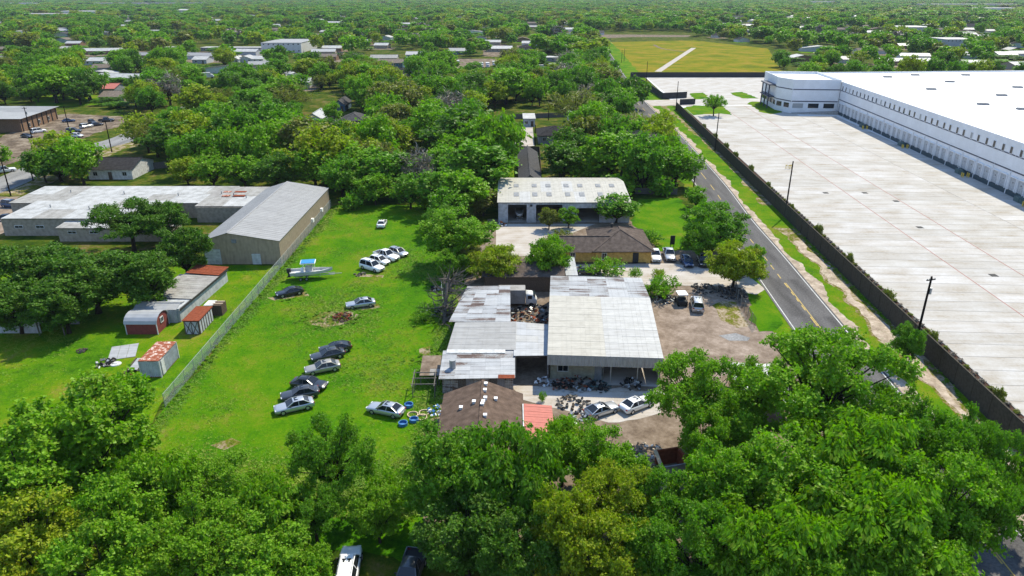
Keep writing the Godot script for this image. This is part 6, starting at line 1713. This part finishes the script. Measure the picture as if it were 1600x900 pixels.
func far_place() -> void:
	var side := smooth_line(SIDE_ROAD, 3)
	var main := smooth_line(ROAD, 3)
	var r := RandomNumberGenerator.new()
	r.seed = 99
	var dens := FastNoiseLite.new(); dens.seed = 5; dens.frequency = .006
	var hue := FastNoiseLite.new(); hue.seed = 8; hue.frequency = .011
	# scattered roofs of the suburb
	var roofs := ["bright_roof", "bright_roof", "bright_roof", "pale_roof", "grey_shingle", "tan_shingle", "tin_roof", "dark_shingle"]
	for i in 270:
		var D := 400.0 + 1200.0 * pow(r.randf(), 1.15)
		var x := D * (r.randf_range(-.72, -.12 if D < 700 else .08) if i % 5 < 3 else r.randf_range(.24, .72))
		var p := Vector2(x, -D)
		if is_open(p): continue
		var near := false
		for c in clear_sight:
			if Vector2(c[0], c[1]).distance_to(p) < c[2] * .6 + 16: near = true
		if near: continue
		var w := r.randf_range(9, 22) if i % 4 else r.randf_range(22, 38)
		var yw := w / 2 + 5
		sheet("dirt_lot" if i % 3 else "lawn", [Vector2(x - yw, -D + 18), Vector2(x + yw, -D + 20), Vector2(x + yw, -D - 9), Vector2(x - yw, -D - 9)], .035 + .0001 * i, M["pale_dirt"] if i % 3 else M["yard_lawn"])
		var key: String = roofs[r.randi() % roofs.size()]
		var o := thing("distant_house", "%s house scattered in the far woodland suburb" % {"bright_roof": "white roofed", "pale_roof": "pale metal roofed", "grey_shingle": "grey shingled", "tan_shingle": "tan shingled", "tin_roof": "grey metal roofed", "dark_shingle": "dark shingled"}[key], "house", Vector3(x, 0, -D), r.randf_range(-.2, .2), "suburb houses in the far woodland")
		gable(o, w, r.randf_range(8, 12), 3.0, 4.8, "x" if i % 3 else "z", ["white_paint", "beige_wall", "pale_wall", "brick_wall"][r.randi() % 4], [key], 1, 1, .4)
		clear_sight.append([x, -D, w, 10.0, 1])
	var spots := []
	var z := -172.0
	while z > -4300:
		var D := -z
		var step := 9.6 if D < 480 else (12.5 if D < 1300 else 24.0)
		var half := D * .74 + 25
		var x := -half
		while x < half:
			var p := Vector2(x + r.randf_range(-.42, .42) * step, z + r.randf_range(-.42, .42) * step)
			var rnd := r.randf()
			var rnd2 := r.randf()
			var rnd3 := r.randf()
			x += step
			var dn := dens.get_noise_2d(p.x, p.y)
			if dn > .36 and D > 260: continue
			if rnd3 < (.12 if D < 600 else .24): continue
			if is_open(p): continue
			var low := 1.0
			var skip := false
			for c in clear_sight:
				var dz: float = p.y - c[1]
				var lat: float = absf(p.x - c[0] * p.y / c[1])
				if absf(p.x - c[0]) < c[2] / 2 + 3 and absf(dz) < c[3] / 2 + 4: skip = true
				elif dz > 0 and dz < D * (.19 if c.size() < 5 else .15) and lat < c[2] / 2 + 1.0:
					if rnd > .3: skip = true
					low = .28
			if skip: continue
			for q in side:
				if p.distance_squared_to(q) < 90: skip = true
			for q in main:
				if p.distance_squared_to(q) < 110: skip = true
			if skip: continue
			var h := hue.get_noise_2d(p.x, p.y)
			var kind := 0 if rnd2 < .52 else (1 if rnd2 < .84 else (3 if rnd2 < .91 else (4 if rnd2 < .965 and D < 900 else 0)))
			var t := rnd + h * .6
			var tint := 2 if t < .14 else (1 if t < .42 else (0 if t < .74 else (3 if t < .92 else 4)))
			if kind == 4: tint = 5 if rnd < .5 else 4
			if rnd3 > .9925: tint = 7
			var H := lerpf(8.5, 16.5, r.randf()) * (1.0 if D < 600 else 1.15) * (1.0 + dn * .25)
			if rnd3 > .93: H *= .55
			var R := H * r.randf_range(.40, .58) * (1.0 if D < 1300 else 1.7)
			spots.append([p.x, p.y, R, H * low, kind, tint, D])
		z -= step
	spots.sort_custom(func(a, b): return a[6] < b[6])
	var batches := {}
	for i in spots.size():
		var q: Array = spots[i]
		if i < 190:
			plant(q[0], q[1], q[2], q[3], q[4], q[5], 1, "%s %s %s" % [TINT[q[5]], FORM[q[4]], beside(q[0], q[1], FAR_MARKS)], "trees of the wood beyond the yards")
			continue
		var lod := 1 if q[6] < 520 else 2
		var kind: int = q[4] if lod == 1 else (q[4] if q[4] < 2 else 0)
		var key := "%d_%d_%d" % [kind, lod, q[5]]
		if not batches.has(key): batches[key] = []
		batches[key].append(q)
	for key in batches:
		var b: PackedStringArray = key.split("_")
		var p := proto(int(b[0]), int(b[1]), 0)
		for part in ["crown", "trunk"]:
			if part == "trunk" and b[1] == "2": continue
			var mm := MultiMesh.new()
			mm.transform_format = MultiMesh.TRANSFORM_3D
			mm.mesh = p[part]
			mm.instance_count = batches[key].size()
			var rr := RandomNumberGenerator.new(); rr.seed = 3
			for i in batches[key].size():
				var q: Array = batches[key][i]
				var bs := Basis(Vector3.UP, rr.randf() * TAU).scaled(Vector3(q[2] / p.R, q[3] / p.H, q[2] / p.R))
				mm.set_instance_transform(i, Transform3D(bs, Vector3(q[0], 0, q[1])))
			var o := MultiMeshInstance3D.new()
			o.multimesh = mm
			o.material_override = M["leaf" + b[2]] if part == "crown" else M["bark"]
			o.name = numbered("woodland" if part == "crown" else "woodland_stems")
			o.set_meta("kind", "stuff")
			tag(o, "%s %s of the distant woodland" % [TINT[int(b[2])], "tree crowns" if part == "crown" else "tree stems"], "woodland", "distant woodland")
			add_child(o)

func grass() -> void:
	var s := st()
	var r := RandomNumberGenerator.new(); r.seed = 21
	for i in 9:
		var a := Vector3(r.randfn() * .16, 0, r.randfn() * .16)
		var d := Vector3(r.randfn(), 0, r.randfn()).normalized()
		var tip := a + Vector3(r.randfn() * .12, r.randf_range(.05, .14), r.randfn() * .12)
		tri(s, a - d * .035, tip, a + d * .035)
	s.generate_normals()
	var tuft := s.commit()
	var cl := FastNoiseLite.new(); cl.seed = 12; cl.frequency = .035
	var tone := FastNoiseLite.new(); tone.seed = 15; tone.frequency = .05
	for area in [["field_grass", "short bright grass of the car field", -43, -9, -166, -56, 42000], ["yard_grass", "mown grass round the storage sheds", -130, -44.5, -125, -62, 26000], ["verge_grass", "rough grass along the road verge", 50, 60, -200, -60, 9000]]:
		var mm := MultiMesh.new()
		mm.transform_format = MultiMesh.TRANSFORM_3D
		mm.use_colors = true
		mm.mesh = tuft
		var pts := []
		for i in area[6]:
			var x := r.randf_range(area[2], area[3])
			var z := r.randf_range(area[4], area[5])
			if area[0] == "verge_grass": x += .0595 * (-71.3 - z) - 0.0
			var n := cl.get_noise_2d(x, z)
			var edge := 0.0
			if area[0] == "field_grass": edge = maxf(0., 1. - absf(x + 43) / 2.) + maxf(0., 1. - absf(x + 10) / 3.) + maxf(0., 1. - absf(z + 60) / 9.)
			if r.randf() > .22 + n * .6 + edge: continue
			pts.append([x, z, .7 + maxf(n, 0) * .8 + minf(edge, 1.) * .8])
		mm.instance_count = pts.size()
		for i in pts.size():
			var q: Array = pts[i]
			mm.set_instance_transform(i, Transform3D(Basis(Vector3.UP, r.randf() * TAU).scaled(Vector3(1.3, 1., 1.3) * q[2]), Vector3(q[0], .012, q[1])))
			var t := clampf(.5 + tone.get_noise_2d(q[0], q[1]) + r.randf_range(-.3, .3), 0, 1)
			mm.set_instance_color(i, Color(.09, .215, .008).lerp(Color(.24, .30, .025), t))
		var o := MultiMeshInstance3D.new()
		o.multimesh = mm
		o.material_override = M["grass_blades"]
		o.name = numbered(area[0])
		o.set_meta("kind", "stuff")
		tag(o, area[1], "grass")
		add_child(o)

	# rough weeds on the mound, along the fence and round the wrecks
	var p := proto(5, 2, 0)
	var spots := []
	for q in [[Vector3(-30.14, 0, -102.74), 4.5, 60], [Vector3(-26.41, 0, -102.02), 2.5, 30], [Vector3(-25.16, 0, -105.95), 3.5, 24], [Vector3(-37.86, 0, -110.69), 3.0, 20], [Vector3(-12.69, 0, -102.02), 2.5, 40], [Vector3(-12, 0, -89.22), 2.0, 30], [Vector3(-49, 0, -143.54), 4.0, 30], [Vector3(-13.8, 0, -118.21), 3.0, 40]]:
		for i in q[2]: spots.append(Vector3(q[0].x + r.randfn() * q[1] * .55, 0, q[0].z + r.randfn() * q[1] * .55))
	for i in 260: spots.append(Vector3(-43.3 + r.randfn() * .5, 0, r.randf_range(-166, -70)))
	for i in 120: spots.append(Vector3(-9.8 + r.randfn() * .5, 0, r.randf_range(-112, -72)))
	for i in 160:
		var z := r.randf_range(-150, -60)
		spots.append(Vector3(wx(z) - .6 + r.randfn() * .4, 0, z))
	var wm := MultiMesh.new()
	wm.transform_format = MultiMesh.TRANSFORM_3D
	wm.mesh = p.crown
	wm.instance_count = spots.size()
	for i in spots.size():
		var k := r.randf_range(.05, .15)
		wm.set_instance_transform(i, Transform3D(Basis(Vector3.UP, r.randf() * TAU).scaled(Vector3(k, k * r.randf_range(.5, 1.1), k)), spots[i]))
	var wo := MultiMeshInstance3D.new()
	wo.multimesh = wm
	wo.material_override = M["leaf0"]
	wo.name = numbered("weeds")
	wo.set_meta("kind", "stuff")
	tag(wo, "rough green weeds along fences and round the wrecks", "weeds")
	add_child(wo)
